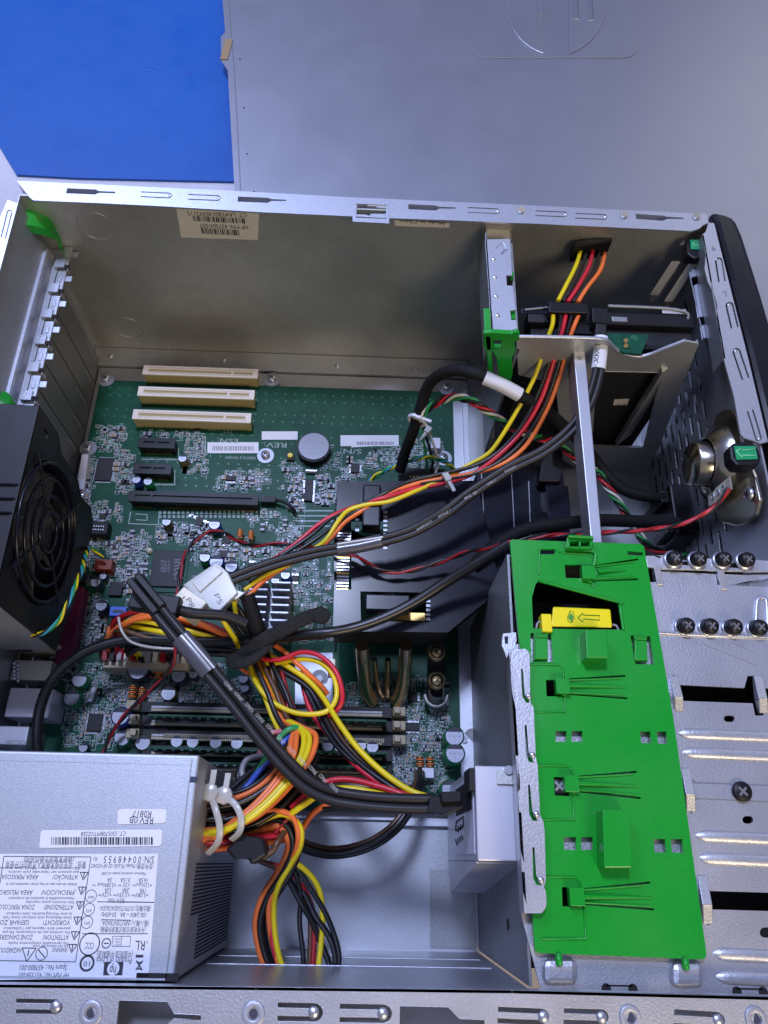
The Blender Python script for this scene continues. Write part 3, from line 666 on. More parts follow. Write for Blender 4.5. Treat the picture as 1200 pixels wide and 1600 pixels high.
# top latch tab
t=MB(); t.plate([(884,856),(887,838),(892,835),(925,837),(928,841),(924,858)],[rect(890,846,904,854),rect(907,846,921,854)],top(ZG+.45),(0,0,-.3),'greenp'); t.tube([P(884,858,ZG+.1),P(926,861,ZG+.1),P(930,872,ZG+.1),P(928,884,ZG+.1)],.1,'greenp',sub=2,n=6)
t.tube([P(888,838,ZG+.6),P(926,840,ZG+.6)],.09,'greenp',sub=1,n=6); t.build('latch_tab',gp,bevel=.05)
t=MB(); t.tube([P(843,908,ZG+.02),P(964,940,ZG+.02),P(968,946,ZG+.02),P(974,984,ZG+.02)],.08,'greenp',sub=2,n=6); t.build('window_edge',gp)
for u,v in ((873,1495),(1071,1502)):
    t=MB(); t.tube([P(u,v-3,ZG-.02),P(u,v+5,ZG+.05),P(u+1,v+11,ZG+.0)],.15,'greenp',n=8); t.build('locating_pin',gp)
# ------------------------------------------------------------------ yellow latch in green window
yl=thing('yellow_latch','bright yellow block marked with a green arrow in the window of the green plate','latch',P(905,966,ZG-1))
t=MB(); z=ZG+.15
b4=[P(861,980,z-1.2),P(950,981,z-1.2),P(947,952,z-1.2),P(863,950,z-1.2)]; t4=[P(861,979,z),P(957,981,z),P(954,952,z),P(864,948,z)]
t.hexa(b4,t4,'yellowp'); t.build('body',yl,bevel=.08)
t=MB(); a=P(852,976,z-.3); t.obox(a,(.25,0,0),(0,.45,0),(0,0,.35),'yellowp'); t.build('end_lug',yl,bevel=.05)
t=MB(); zz=z+.012
t.tube([P(u,v,zz) for u,v in ((903,965),(911,958),(911,961),(937,962),(937,969),(911,967),(911,972),(903,965))],.022,'darkgreen',sub=1,n=5)
t.add([P(888,965,zz),P(892,957,zz),P(896,963,zz),P(893,972,zz)],[(0,1,2,3)],'darkgreen'); t.tube([P(u,v,zz) for u,v in ((887,964),(891,954),(896,956),(897,966),(893,973),(888,971),(887,964))],.02,'darkgreen',sub=1,n=5)
t.build('arrow_mark',yl)
t=MB(); t.tube([P(u,v,z-.4) for u,v in ((838,982),(840,974),(846,970),(856,970))],.06,'w_grey'); t.tube([P(u,v,z-.4) for u,v in ((957,976),(963,978),(967,986))],.06,'w_grey'); build_each(t,'wire_spring',yl)
# ================================================================== motherboard
ZB=1.0
mbd=thing('motherboard','green printed circuit board filling the floor of the open computer','circuit board',(14,25,.3))
mb_=lambda t,name,bevel=0,par=None: t.build(name,par or mbd,bevel=bevel)
t=MB(); t.plate([(1.05,10.3),(28.1,10.3),(28.1,40.7),(1.05,40.7)],[],lambda x,y:Vector((x,y,ZB)),(0,0,-.16),'pcb'); mb_(t,'board')
def dot(t,u,v,r,m,z=ZB+.004,n=8):
    c=P(u,v,z); t.add([c+Vector((r*math.cos(2*math.pi*i/n),r*math.sin(2*math.pi*i/n),0)) for i in range(n)],[tuple(range(n))],m)
def flat(t,u0,v0,u1,v1,m,z=ZB+.004): t.add([P(u0,v1,z),P(u1,v1,z),P(u1,v0,z),P(u0,v0,z)],[(0,1,2,3)],m)
t=MB()
for i in range(36):
    for j in range(14):
        x=1.9+i*.74+(.1 if j%2 else 0); y=40.0-j*.62
        if j%3==2: continue
        if x>27.6 or (y<34.2 and x<5): continue
        c=Vector((x,y,ZB+.004)); r=.09; t.add([c+Vector((r*math.cos(a),r*math.sin(a),0)) for a in [k*math.pi/3 for k in range(6)]],[tuple(range(6))],'pad')
o=mb_(t,'solder_pads'); o['kind']='stuff'
# screws
for (u,v) in ((166,593),(138,701),(425,593),(415,712),(697,606),(693,716),(128,775)):
    t=MB(); c=P(u,v,ZB+.005); t.cyl(c,c+Vector((0,0,.03)),.62,'captop',n=24); screw(t,c+Vector((0,0,.03)),.32,'silver',(0,0,1),.28); mb_(t,'board_screw')
# PCI slots
def slot(u0,v0,L,wd,h,mbody,mtop,name,notch,rows,x=None,y=None):
    p=P(u0,v0,ZB+h); x0=p.x;y0=p.y
    par=None
    t=MB(); t.box((x0,y0-wd,ZB),(x0+L,y0,ZB+h-.12),mbody); o=mb_(t,name)
    t=MB()
    # top rim with groove: four bars
    g=wd*.16
    t.box((x0-.06,y0-wd-.03,ZB+h-.12),(x0+L+.06,y0-wd/2-g,ZB+h),mtop); t.box((x0-.06,y0-wd/2+g,ZB+h-.12),(x0+L+.06,y0+.03,ZB+h),mtop)
    t.box((x0-.06,y0-wd/2-g,ZB+h-.12),(x0+.35,y0-wd/2+g,ZB+h),mtop); t.box((x0+L-.35,y0-wd/2-g,ZB+h-.12),(x0+L+.06,y0-wd/2+g,ZB+h),mtop)
    t.box((x0+L*notch-.08,y0-wd/2-g,ZB+h-.12),(x0+L*notch+.08,y0-wd/2+g,ZB+h),mtop)
    t.box((x0+.3,y0-wd/2-g,ZB+h-.4),(x0+L-.3,y0-wd/2+g,ZB+h-.13),'smd_tan' if mbody=='beige' else 'blackmat')
    mb_(t,'slot_rim',par=o)
    t=MB(); n=int((L-.6)/.127)
    for i in range(n):
        xx=x0+.4+i*.127
        if mbody=='beige':
            t.box((xx,y0-wd/2-g-.14,ZB+h),(xx+.05,y0-wd/2-g-.06,ZB+h+.006),'smd_tan'); t.box((xx,y0-wd/2+g+.06,ZB+h),(xx+.05,y0-wd/2+g+.14,ZB+h+.006),'smd_tan')
            t.box((xx,y0-wd-.02,ZB+.02),(xx+.06,y0-wd-.005,ZB+.12),'blackmat')
        elif abs(i/n-notch)>.06: t.box((xx,y0-wd-.09,ZB+.01),(xx+.05,y0-wd-.01,ZB+.1),'gold')
    o2=mb_(t,'contact_row',par=o)
    return o
for k in range(3): slot([226,218,210][k],[571,604,640][k],8.5,.75,1.22,'beige','beigetop','pci_slot',.78,2)
slot(218,684,2.55,.75,.95,'black','black','short_slot',.5,1); slot(211,724,2.55,.75,.95,'black','black','short_slot',.5,1)
o=slot(204,767,8.9,.75,1.0,'black','black','long_slot',.17,1)
t=MB(); t.box(P(408,790,ZB),P(430,775,ZB+.7),'black'); t.tube([P(425,780,1.5),P(445,785,1.6),P(458,795,1.5),P(462,803,1.3)],.13,'black'); mb_(t,'slot_latch',par=o)
# coin battery
c=P(491,706,ZB); ob=MB(); ob.cyl(c,c+Vector((0,0,.75)),1.22,'black',n=32); o=mb_(ob,'battery_holder',.04)
t=MB(); t.cyl(c+Vector((0,0,.45)),c+Vector((0,0,.86)),1.1,'cell',n=36); o=mb_(t,'coin_cell',.04,par=o)
for k,s in enumerate(('CR2032','3V','PANA','LITHIUM')): t=MB(); a=c+Vector((.75-.0*k,.45-k*.3,.87)); t.text(s,a,a+Vector((-1.3 if len(s)>3 else -.5,0,0)),'silk',h=.28); mb_(t,'engraving',par=o)
# chips
def chip(u0,v0,u1,v1,h=.22,legs='both',m='chip',name='chip',z=ZB,sub=None):
    a=P(u0,v1,z);b=P(u1,v0,z); t=MB(); t.box((a.x,a.y,z+.04),(b.x,b.y,z+h),m); o=mb_(t,name,.02)
    if legs:
        t=MB(); 
        n=max(3,int((b.y-a.y)/.09))
        if legs in('both','lr'):
            for i in range(n):
                y=a.y+.06+i*(b.y-a.y-.12)/(n-1)
                for x,s in ((a.x,-1),(b.x,1)): t.box((x,y-.022,z+.01),(x+s*.14,y+.022,z+.06),'silver')
        n=max(3,int((b.x-a.x)/.09))
        if legs in('both','tb'):
            for i in range(n):
                x=a.x+.06+i*(b.x-a.x-.12)/(n-1)
                for y,s in ((a.y,-1),(b.y,1)): t.box((x-.022,y,z+.01),(x+.022,y+s*.14,z+.06),'silver')
        mb_(t,'chip_legs',par=o)
    return o
chip(148,718,180,752); chip(475,751,490,784,legs='lr'); chip(548,727,562,740,legs='lr'); chip(353,745,369,752,legs='tb'); chip(170,912,194,932,.3,legs=None); chip(136,1116,163,1143); chip(303,665,315,674,.15,'tb'); chip(120,945,136,970,.2,'lr'); chip(127,898,138,912,.2,'lr'); chip(348,838,362,850,.2,'tb'); chip(343,862,361,872,.2,None)
chip(176,680,186,686,.15,'both'); chip(637,1082,652,1096,.2,'lr');chip(634,1130,655,1142,.2,'tb');chip(305,810,318,822,.2,None)
for (u,v) in ((155,803),(100,1052),(388,880),(455,900)): chip(u,v,u+12,v+9,.15,'tb')
# south bridge
t=MB(); a=P(226,925,ZB);b=P(298,853,ZB); t.box((a.x,a.y,ZB+.01),(b.x,b.y,ZB+.1),'pcb'); o=mb_(t,'bridge_chip')
t=MB(); a=P(233,917,ZB+.1);b=P(292,862,ZB+.1); t.box((a.x,a.y,ZB+.1),(b.x,b.y,ZB+.26),'chip'); o2=mb_(t,'chip_package',.04,par=o)
t=MB(); t.text('intel',P(272,874,ZB+.27),P(272,905,ZB+.27),'chipprint'); 
for i,s in enumerate(('NH82801','SL9MN','F749')): t.text(s,P(262-i*6,876,ZB+.27),P(262-i*6,894,ZB+.27),'chipprint')
mb_(t,'chip_printing',par=o)
t=MB(); dome(t,P(234,861,ZB+.1),.22,'ivory',1.5); mb_(t,'corner_blob',par=o)
# finned heatsink
o=None
t=MB(); a=P(388,1008,ZB);b=P(458,925,ZB); t.box((a.x,a.y,ZB+.1),(b.x,b.y,ZB+.6),'darksteel'); o=mb_(t,'heat_sink')
t=MB(); N=8
for i in range(N):
    y=b.y-.1-i*(b.y-a.y-.2)/(N-1)
    for xa,xb in ((a.x,a.x+(b.x-a.x)*.46),(a.x+(b.x-a.x)*.56,b.x)): t.box((xa,y-.07,ZB+.6),(xb,y+.07,ZB+2.2),'captop')
mb_(t,'fins',.02,par=o)
# electrolytic capacitors
caps=[(213,749,.33,1.0,'cap_blue'),(231,752,.33,1.0,'cap_green'),(285,716,.33,.9,'cap_olive'),(335,819,.42,1.1,'cap_blue'),(149,909,.38,1.0,'cap_dark'),(161,900,.25,.7,'cap_dark'),(158,946,.4,1.0,'cap_dark'),(320,870,.4,.9,'cap_green'),(338,878,.5,1.1,'cap_blue'),(361,885,.45,1.1,'cap_dark'),(430,907,.3,.9,'cap_green'),(446,898,.35,1.1,'cap_blue'),(260,815,.33,.9,'cap_olive'),
 (216,1045,.72,1.3,'cap_dark'),(279,1055,.5,1.2,'cap_dark'),(302,1053,.33,.9,'cap_dark'),(188,1119,.58,1.5,'cap_blue'),(124,1062,.5,.9,'cap_green'),(112,1090,.55,.9,'cap_green'),(710,1150,.62,2.2,'cap_green'),(711,1177,.62,2.2,'cap_green'),(704,1233,.58,2.0,'cap_green'),(380,1060,.33,.9,'cap_dark'),(382,1075,.3,.9,'cap_dark'),(263,1083,.5,.8,'cap_olive'),(191,1152,.55,.8,'cap_green'),(223,1160,.5,.8,'cap_olive'),(130,1168,.3,.6,'cap_dark'),(410,1072,.33,.9,'cap_green'),
 (276,1158,.4,.8,'cap_green'),(301,1159,.4,.8,'cap_green'),(337,1160,.4,.8,'cap_green'),(370,1161,.4,.8,'cap_green'),(512,1165,.4,.8,'cap_green'),(531,1166,.4,.8,'cap_green'),(563,1165,.4,.8,'cap_green'),(582,1167,.4,.8,'cap_green')]
for (u,v,r,h,m) in caps:
    c=P(u,v,ZB+h); c=Vector((c.x,c.y,ZB)); t=MB(); t.lathe(c,(0,0,1),[(r*.95,0),(r,.05),(r,h-.05),(r*.93,h)],m,n=20)
    t.cyl(c+Vector((0,0,h-.01)),c+Vector((0,0,h+.012)),r*.86,'captop',n=20,smooth=False)
    t.add([c+Vector((r*.86*math.cos(x),r*.86*math.sin(x),h+.018)) for x in [math.pi*(.15+.7*i/6) for i in range(7)]],[tuple(range(7))],'ink')
    t.box(c+Vector((-r*.6,-.03,h+.012)),c+Vector((r*.6,.018,h+.02)),'darksteel'); t.box(c+Vector((-.03,-r*.6,h+.012)),c+Vector((.0,r*.2,h+.021)),'darksteel')
    mb_(t,'capacitor')
# coils
for (u,v,r) in ((232,1050,.42),(248,1052,.42),(207,1082,.4),(222,1085,.4),(375,836,.3),(392,838,.3),(656,1194,.4),(672,1194,.4)):
    c=P(u,v,ZB+.5); t=MB(); t.box(c+Vector((-.15,-r,-.45)),c+Vector((.15,r,.2)),'cap_olive')
    for i in range(6): t.tube([c+Vector((r*.9*math.cos(a)*.6,-r+.12+i*r*.33,.3*math.sin(a))) for a in [k*math.pi/5 for k in range(11)]],.05,'brass' if i%2 else 'w_orange',sub=1,n=5)
    mb_(t,'coil')
# headers
def block(u0,v0,u1,v1,z0,z1,m,name,bevel=.03,par=None):
    a=P(u0,v1,z1);b=P(u1,v0,z1); t=MB(); t.box((a.x,a.y,z0),(b.x,b.y,z1),m); return mb_(t,name,bevel,par),a,b
o,a,b=block(122,815,170,833,ZB,ZB+.9,'black','pin_header')
t=MB()
for i in range(10):
    for j in range(2): 
        x=a.x+.25+i*(b.x-a.x-.5)/9; y=a.y+.25+j*.25; t.box((x-.04,y-.04,ZB+.9),(x+.04,y+.04,ZB+1.05),'silver')
mb_(t,'pins',par=o)
block(146,874,176,889,ZB,ZB+1.0,'redbrown','fan_header'); block(170,948,198,962,ZB,ZB+.8,'bluepl','blue_header'); o,a,b=block(176,953,193,957,ZB+.8,ZB+.83,'cap_dark','header_cavity'); block(165,978,174,992,ZB,ZB+.6,'w_orange','orange_header')
o,a,b=block(160,1024,296,1043,ZB,ZB+1.6,'tan','power_socket')
t=MB()
for i in range(12):
    x=a.x+.2+i*(b.x-a.x-.4)/11; t.box((x-.14,a.y+.35,ZB+1.3),(x+.14,b.y+.5,ZB+2.2),['w_darkred','black','w_grey','ivory'][i%4])
t.box((a.x,b.y,ZB+.5),(b.x,b.y+.35,ZB+1.9),'ivory'); mb_(t,'socket_plugs',par=o)
o,a,b=block(623,733,695,752,ZB,ZB+1.0,'black','front_panel_header')
t=MB()
for i in range(8): t.box((a.x+.8+i*.25,a.y+.3,ZB+1.0),(a.x+.88+i*.25,a.y+.38,ZB+1.1),'gold' if i%3 else 'w_yellow')
mb_(t,'pins',par=o)
block(674,684,688,700,ZB,ZB+.7,'whitepl','white_header'); block(650,1200,678,1215,ZB,ZB+1.0,'whitepl','fan_power_header')
t=MB(); t.plate([(128,709),(138,709),(131,766),(119,762)],[],top(1.45),(0,0,-.4),'whitepl'); mb_(t,'foam_strip',.05)
t=MB(); c=P(454,716,ZB); t.box(c+Vector((-.28,-.28,0)),c+Vector((.28,.28,.3)),'black'); t.cyl(c+Vector((0,0,.3)),c+Vector((0,0,.5)),.18,'w_yellow'); mb_(t,'push_button')
c=P(487,738,ZB); t=MB(); t.tube([c+Vector((-.4,0,.15)),c+Vector((.4,0,.15))],.2,'silver',sub=1); mb_(t,'crystal')
t=MB(); t.obox(P(145,1085,1.3)+Vector((0,0,0)),(.2,0,0),(.12,.5,0),(0,0,.25),'silver'); mb_(t,'crystal',.1)
# labels on board
flat_=[(409,674,465,687),(532,680,623,697),(324,691,404,708)]
for i,(u0,v0,u1,v1) in enumerate(flat_):
    t=MB(); flat(t,u0,v0,u1,v1,'paper',ZB+.008); mb_(t,'board_label')
prev_=o; t=MB(); t.add([P(549,699,ZB+.015),P(620,695,ZB+.015),P(621,682,ZB+.015),P(551,682,ZB+.015)],[(0,1,2,3)],'paper')
x=558
while x<615: ww=random.choice((1,1.5,2.2)); flat(t,x,690,x+ww,695,'chipprint',ZB+.02); x+=ww+random.choice((1,1.5))
mb_(t,'barcode'); t=MB()
x=332
while x<398: ww=random.choice((1,1.5)); flat(t,x,697,x+ww,704,'chipprint',ZB+.02); x+=ww+random.choice((1,1.5,2))
mb_(t,'barcode')
t=MB()
for s,a,b,hh in (('REV:',(448,692),(413,691),.6),('S/N:',(565,702),(532,701),.6),('ESN:',(372,686),(340,685),.5),('GRIZZLY REV:0A',(400,714),(352,713),.3),('PCIEX X1_SLOT1',(273,716),(222,715),.28),('PCIEX X1_SLOT2',(272,755),(238,755),.28)):
    t.text(s,P(*a,ZB+.012),P(*b,ZB+.012),'silk',h=hh)
for pl in ([(321,682),(321,710),(324,710)],[(279,700),(279,718),(222,718)],[(273,735),(273,757),(235,757)],[(204,800),(201,818),(247,820),(249,800)],[(212,803),(230,804),(230,813),(212,812)]):
    for i in range(len(pl)-1):
        a=P(*pl[i],ZB+.01);b=P(*pl[i+1],ZB+.01);d=(b-a).normalized();n=Vector((-d.y,d.x,0))*.03; t.add([a-n,b-n,b+n,a+n],[(0,1,2,3)],'silk')
mb_(t,'silkscreen_writing')
# surface mount parts clusters (px rects with density)
cl=[(150,665,195,705,45),(180,705,208,770,60),(128,715,146,790,30),(120,785,190,815,40),(225,676,300,684,14),(285,680,322,740,60),(330,665,380,672,8),(335,738,420,765,70),(385,800,440,830,20),(240,795,420,805,0),(245,820,330,850,120),(120,840,225,915,150),(190,830,235,935,80),(105,930,165,1010,120),(300,840,372,880,80),(375,845,450,900,70),(440,720,475,830,60),(492,745,530,790,55),(500,700,530,735,15),(535,720,572,750,30),(455,745,475,800,35),(575,700,650,730,60),(640,690,690,730,35),(455,860,520,1000,110),(300,900,385,930,30),(100,1040,210,1165,260),(210,1060,400,1100,150),(170,1060,260,1168,120),(600,1060,700,1160,150),(610,1150,700,1240,120),(300,1040,350,1060,25),(200,920,230,945,20),(430,830,470,870,30),(540,1060,600,1110,40),(600,1160,640,1230,50)]
t=MB(); sk=MB(); big=[]
def smd(t,c,l,wd,h,rot,body,ends):
    dx=Vector((1,0,0)) if not rot else Vector((0,1,0)); dy=Vector((0,1,0)) if not rot else Vector((1,0,0))
    t.obox(c+Vector((0,0,h/2)),dx*l*.5,dy*wd*.46,(0,0,h*.46),body)
    if ends:
        for s in (-1,1): t.obox(c+dx*l*.42*s+Vector((0,0,h*.52)),dx*l*.16,dy*wd*.5,(0,0,h*.52),'smd_end')
for (u0,v0,u1,v1,n) in cl:
    for _ in range(int(n*1.15)):
        u=random.uniform(u0,u1);v=random.uniform(v0,v1); c=P(u,v,ZB); c.x=round(c.x/.13)*.13+random.choice((0,.02)); c.y=round(c.y/.2)*.2; c.z=ZB+.01
        if not(1.2<c.x<27.9 and 10.5<c.y<40.5): continue
        rot=random.random()<.45; k=random.random()
        if k<.62: smd(t,c,.18,.1,.06,rot,random.choice(('smd_tan','ink','chip','smd_tan','captop')),True)
        elif k<.8: smd(t,c,.3,.17,.1,rot,random.choice(('smd_tan','ink')),True)
        elif k<.86: big.append((c,rot))
        if k<.9:
            r=random.random(); L=.17 if r<.6 else .28; W=.1 if r<.6 else .16
            if r<.85:
                for s in (-1,1):
                    if rot: sk.box((c.x-W*1.2,c.y+s*L-.016,ZB+.003),(c.x+W*1.2,c.y+s*L+.016,ZB+.008),'silk'); sk.box((c.x+s*W*1.2-.014,c.y-L,ZB+.003),(c.x+s*W*1.2+.014,c.y+L,ZB+.009),'silk')
                    else: sk.box((c.x-L,c.y+s*W*1.2-.016,ZB+.003),(c.x+L,c.y+s*W*1.2+.016,ZB+.008),'silk'); sk.box((c.x+s*L-.014,c.y-W*1.2,ZB+.003),(c.x+s*L+.014,c.y+W*1.2,ZB+.009),'silk')
            if r>.4: 
                for q in range(3): sk.box((c.x+q*.1-.1,c.y+.22,ZB+.003),(c.x+q*.1-.04,c.y+.30,ZB+.0085),'silk')
o=mb_(t,'small_components'); o['kind']='stuff'; o=mb_(sk,'silkscreen_outlines'); o['kind']='stuff'
for c,rot in big[:90]:
    t=MB(); smd(t,c,.46,.3,.2,rot,random.choice(('chip','smd_tan','chip','ink')),True); mb_(t,'surface_mount_part')
# pads row beneath the long slot
t=MB()
for i in range(26): 
    u=248+i*7.2; flat(t,u,798,u+4.2,803,'silk'); flat(t,u,805,u+4.2,809,'silk')
for i in range(9): flat(t,295+i*5,812+i*2.2-8,303+i*5,815+i*2.2-8,'silver') 
for i in range(4): flat(t,462,797+i*8,520,799+i*8,'silk')
for i in range(24): flat(t,576+(i%12)*9,706+(i//12)*9,580+(i%12)*9,711+(i//12)*9,'silk')
o=mb_(t,'solder_pads'); o['kind']='stuff'
t=MB(); flat(t,455,823,470,842,'silk'); flat(t,461,1020,520,1100,'captop',ZB+.012); t.cyl(P(499,1060,ZB+.02),P(499,1060,ZB+.1),.55,'captop',n=20); t.cyl(P(499,1060,ZB+.1),P(499,1060,ZB+.25),.22,'whitepl'); mb_(t,'clip_plate')
# memory modules and sockets
def dimm_socket(v,u0=222,u1=612,latch=True):
    a=P(u0,v,ZB+.7);b=P(u1,v+6,ZB+.7); y=a.y; t=MB(); t.box((a.x,y-.32,ZB),(b.x,y+.32,ZB+.75),'black')
    t.box((a.x+.6,y-.26,ZB+.75),(b.x-.6,y-.1,ZB+.79),'tan'); t.box((a.x+.6,y-.06,ZB+.75),(b.x-.6,y+.06,ZB+.76),'darksteel'); o=mb_(t,'memory_socket',.02)
    if latch:
        for x,s in ((a.x,-1),(b.x,1)):
            t=MB(); t.box((x+s*.05,y-.28,ZB+.3),(x+s*.85,y+.28,ZB+1.3),'tan'); t.box((x+s*.1,y-.2,ZB+1.3),(x+s*.5,y+.2,ZB+1.8),'tan'); mb_(t,'socket_latch',.06,par=o)
    return a.x,b.x,y
for v in (1104,1126,1148,1172,1195,1215):
    xa,xb,y=dimm_socket(v,latch=v in(1104,1148,1126))
t=MB(); 
for v,u0,u1 in ((1146,256,600),(1206,330,600),(1214,330,600)):
    a=P(u0,v,ZB+.8);b=P(u1,v+4,ZB+.8); n=int((b.x-a.x)/.12)
    t.box((a.x,a.y-.24,ZB+.76),(b.x,a.y+.0,ZB+.79),'tan')
    for i in range(n): t.box((a.x+i*.12,a.y-.2,ZB+.79),(a.x+i*.12+.05,a.y-.04,ZB+.81),'ink')
mb_(t,'socket_contacts')
for v in (1117,1168,1190):
    a=P(232,v,ZB+2.4);b=P(604,v,ZB+2.4); y=a.y
    ob=thing('memory_module',{1117:'upright memory module farthest of three at the near edge of the board',1168:'upright memory module in the middle of three behind the power supply',1190:'upright memory module nearest of three beside the power supply wires'}[v],'memory module',((a.x+b.x)/2,y,ZB),'memory modules')
    t=MB(); t.box((a.x,y-.06,ZB+.3),(b.x,y+.06,ZB+2.4),'pcb'); t.build('board',ob)
    t=MB()
    for i in range(8):
        x=a.x+.6+i*(b.x-a.x-1.6)/8+(.0 if i<4 else .5); t.box((x,y-.17,ZB+1.1),(x+.95,y-.06,ZB+1.9),'chip'); 
    t.build('memory_chips',ob,bevel=.02)
    t=MB()
    for i in range(26): 
        x=a.x+.3+i*(b.x-a.x-.6)/26; t.box((x,y-.1,ZB+2.05),(x+.14,y-.06,ZB+2.17),'silver')
    t.build('small_components',ob)
# rear connectors
def io(name,label,u0,v0,u1,v1,z1,m):
    a=P(u0,v1,z1);b=P(u1,v0,z1); t=MB(); t.box((max(a.x,.05),a.y,ZB),(b.x,b.y,z1),m); o=mb_(t,name,.06); o['label']=label; return o,a,b
o,a,b=io('parallel_port','maroon parallel port',28,1003,84,1018,2.6,'tan'); t=MB(); t.box((a.x,a.y,2.6),(a.x+.9,b.y,2.75),'maroon'); mb_(t,'port_lip',par=o)
t=MB(); a=P(122,918,2.0);b=P(86,1038,2.0); t.hexa([Vector((b.x-.1,b.y,ZB)),Vector((b.x+.95,b.y,ZB)),Vector((a.x+.45,a.y,ZB)),Vector((a.x-.3,a.y,ZB))],[Vector((b.x-.1,b.y,2.1)),Vector((b.x+.95,b.y,2.1)),Vector((a.x+.45,a.y,2.1)),Vector((a.x-.3,a.y,2.1))],'maroon'); o=mb_(t,'port_body',.05)
t=MB()
for i in range(13):
    k=i/12; p=Vector((b.x*(1-k)+a.x*k-.15,b.y+.5+(a.y-b.y-1)*k,1.9)); t.obox(p,(.32,.1,0),(-.02,.06,0),(0,0,.05),'captop')
mb_(t,'port_pins',par=o)
io('metal_port','brown metal port shell',12,1032,82,1062,2.8,'dull'); io('network_port','large pale metal port shell',6,1076,84,1120,3.4,'drive')
o,a,b=io('usb_port','shiny silver port shell with printing',-20,1135,46,1163,3.8,'silver'); t=MB(); t.text('FOXCONN',P(42,1157,3.82),P(10,1156,3.82),'chipprint',h=.4); mb_(t,'shell_text',par=o)
io('metal_port','small metal port block',-20,1005,24,1028,2.2,'dull')
t=MB(); 
for i in range(10): dome(t,P(22+(i%2)*6,1036+i*3,2.85),.12,'silver')
mb_(t,'solder_points')
# ================================================================== cooler shroud
ZS=8.0
sh=thing('cooler_shroud','black plastic air duct with two clip bridges standing over the processor','cooler',P(650,880,1))
t=MB()
t.plate([(527,752),(745,751),(779,905),(781,922),(700,988),(520,986)],[rect(548,798,606,856),rect(522,828,549,921),[(563,924),(672,926),(672,972),(564,970)]],top(ZS),(0,0,-.2),'shroud')
t.build('top_cover',sh,bevel=.06)
t=MB()
def wall(mb,a,b,z0,z1,m,dx=(0,0,0)):
    a=Vector(a);b=Vector(b); a1=Vector((a.x,a.y,z1));b1=Vector((b.x,b.y,z1)); d=(b1-a1).normalized(); n=Vector((-d.y,d.x,0))*.12; dx=Vector(dx)
    a0=Vector((a.x,a.y,z0))+dx;b0=Vector((b.x,b.y,z0))+dx
    mb.hexa([a0,b0,b0+n,a0+n],[a1,b1,b1+n,a1+n],m)
A=P(520,986,ZS-.02);B=P(700,988,ZS-.02);C=P(781,922,ZS-.02);D=P(779,905,ZS-.02);E_=P(745,751,ZS-.02);F=P(527,752,ZS-.02)
wall(t,A,B,5.4,ZS-.05,'black'); wall(t,B,C,1.5,ZS-.05,'black',(0,1.0,0)); wall(t,D,E_,3.0,ZS-.05,'black'); wall(t,E_,F,2.0,ZS-.05,'black'); wall(t,F,A,3.0,ZS-.05,'shroud')
t.build('side_skirt',sh)
# duct to the right
t=MB(); zz=7.3
q=[P(744,738,zz),P(760,700,zz),P(880,740,zz),P(900,905,zz),P(781,922,zz)]
t.plate([p[:2] for p in q],[],lambda x,y:Vector((x,y,zz)),(0,0,-.2),'shroud'); 
for (u0,v0,u1,v1) in ((752,735,758,842),(799,735,806,870),(826,752,830,860)): t.tube([P(u0,v0,zz+.02),P(u1,v1,zz+.02)],.05,'darksteel',sub=1,n=6)
wall(t,q[0],q[4],2,zz-.05,'black'); t.build('side_duct',sh,bevel=.05)
t=MB(); t.plate([(845,725),(852,705),(865,707),(866,728),(880,735),(876,752),(842,752)],[],top(zz+1.0),(0,0,-1),'black'); t.plate([(852,756),(888,758),(893,815),(858,822)],[],top(zz+.8),(0,0,-1),'shroud'); t.build('duct_clip',sh,bevel=.1)
# clip bridges
t=MB(); a=P(565,822,ZS+1.1);b=P(596,757,ZS+1.1); t.box((a.x,a.y,ZS-.1),(b.x,b.y,ZS+1.1),'shroud'); o=t.build('clip_bridge',sh,bevel=.12)
t=MB()
for i in range(9): 
    p=P(602,800+i*7,ZS+.02); t.box((p.x-.12,p.y-.09,ZS-.1),(p.x+.12,p.y+.06,ZS+.05),'captop'); 
for i in range(3): p=P(558,812+i*8,ZS+.02); t.box((p.x-.12,p.y-.09,ZS-.1),(p.x+.12,p.y+.06,ZS+.05),'captop')
t.box(P(556,857,ZS-.3),P(604,848,ZS-.5),'gold'); t.build('cooling_fins',sh)
t=MB(); a=P(570,953,ZS+.8);b=P(641,929,ZS+.8); t.box((a.x,a.y,ZS-.1),(b.x,b.y,ZS+.8),'shroud'); t.build('clip_bridge',sh,bevel=.1)
t=MB(); 
for i in range(6): p=P(669,932+i*7,ZS+.02); t.box((p.x-.12,p.y-.09,ZS-.1),(p.x+.12,p.y+.06,ZS+.05),'captop')
a=P(590,968,ZS-.3);b=P(664,958,ZS-.3); t.box((a.x,a.y,ZS-.5),(b.x,b.y,ZS-.3),'gold'); t.build('cooling_fins',sh)
t=MB(); a=P(523,922,ZS-.2);b=P(548,828,ZS-.2)
for i in range(20):
    y=a.y+(b.y-a.y)*i/19.5; t.box((a.x,y,ZS-3),(b.x,y+.1,ZS-.15),'silver' if i%5 else 'gold')
t.build('cooling_fins',sh)
t=MB()
for x,k in ((566,1),(634,-1)):
    t.tube([P(x,1010,5.8),P(x+1*k,1030,5.0),P(x+3*k,1060,3.4),P(x+8*k,1085,2.2),P(x+16*k,1098,1.6)],.42,'copper',n=14)
t.tube([P(584,1030,3.6),P(590,1070,1.8),P(598,1090,1.4)],.2,'copper'); t.tube([P(606,1030,3.6),P(606,1070,1.8),P(606,1090,1.4)],.2,'copper')
t.build('heat_pipes',sh)
t=MB(); 
b=P(673,1005,5.5); 
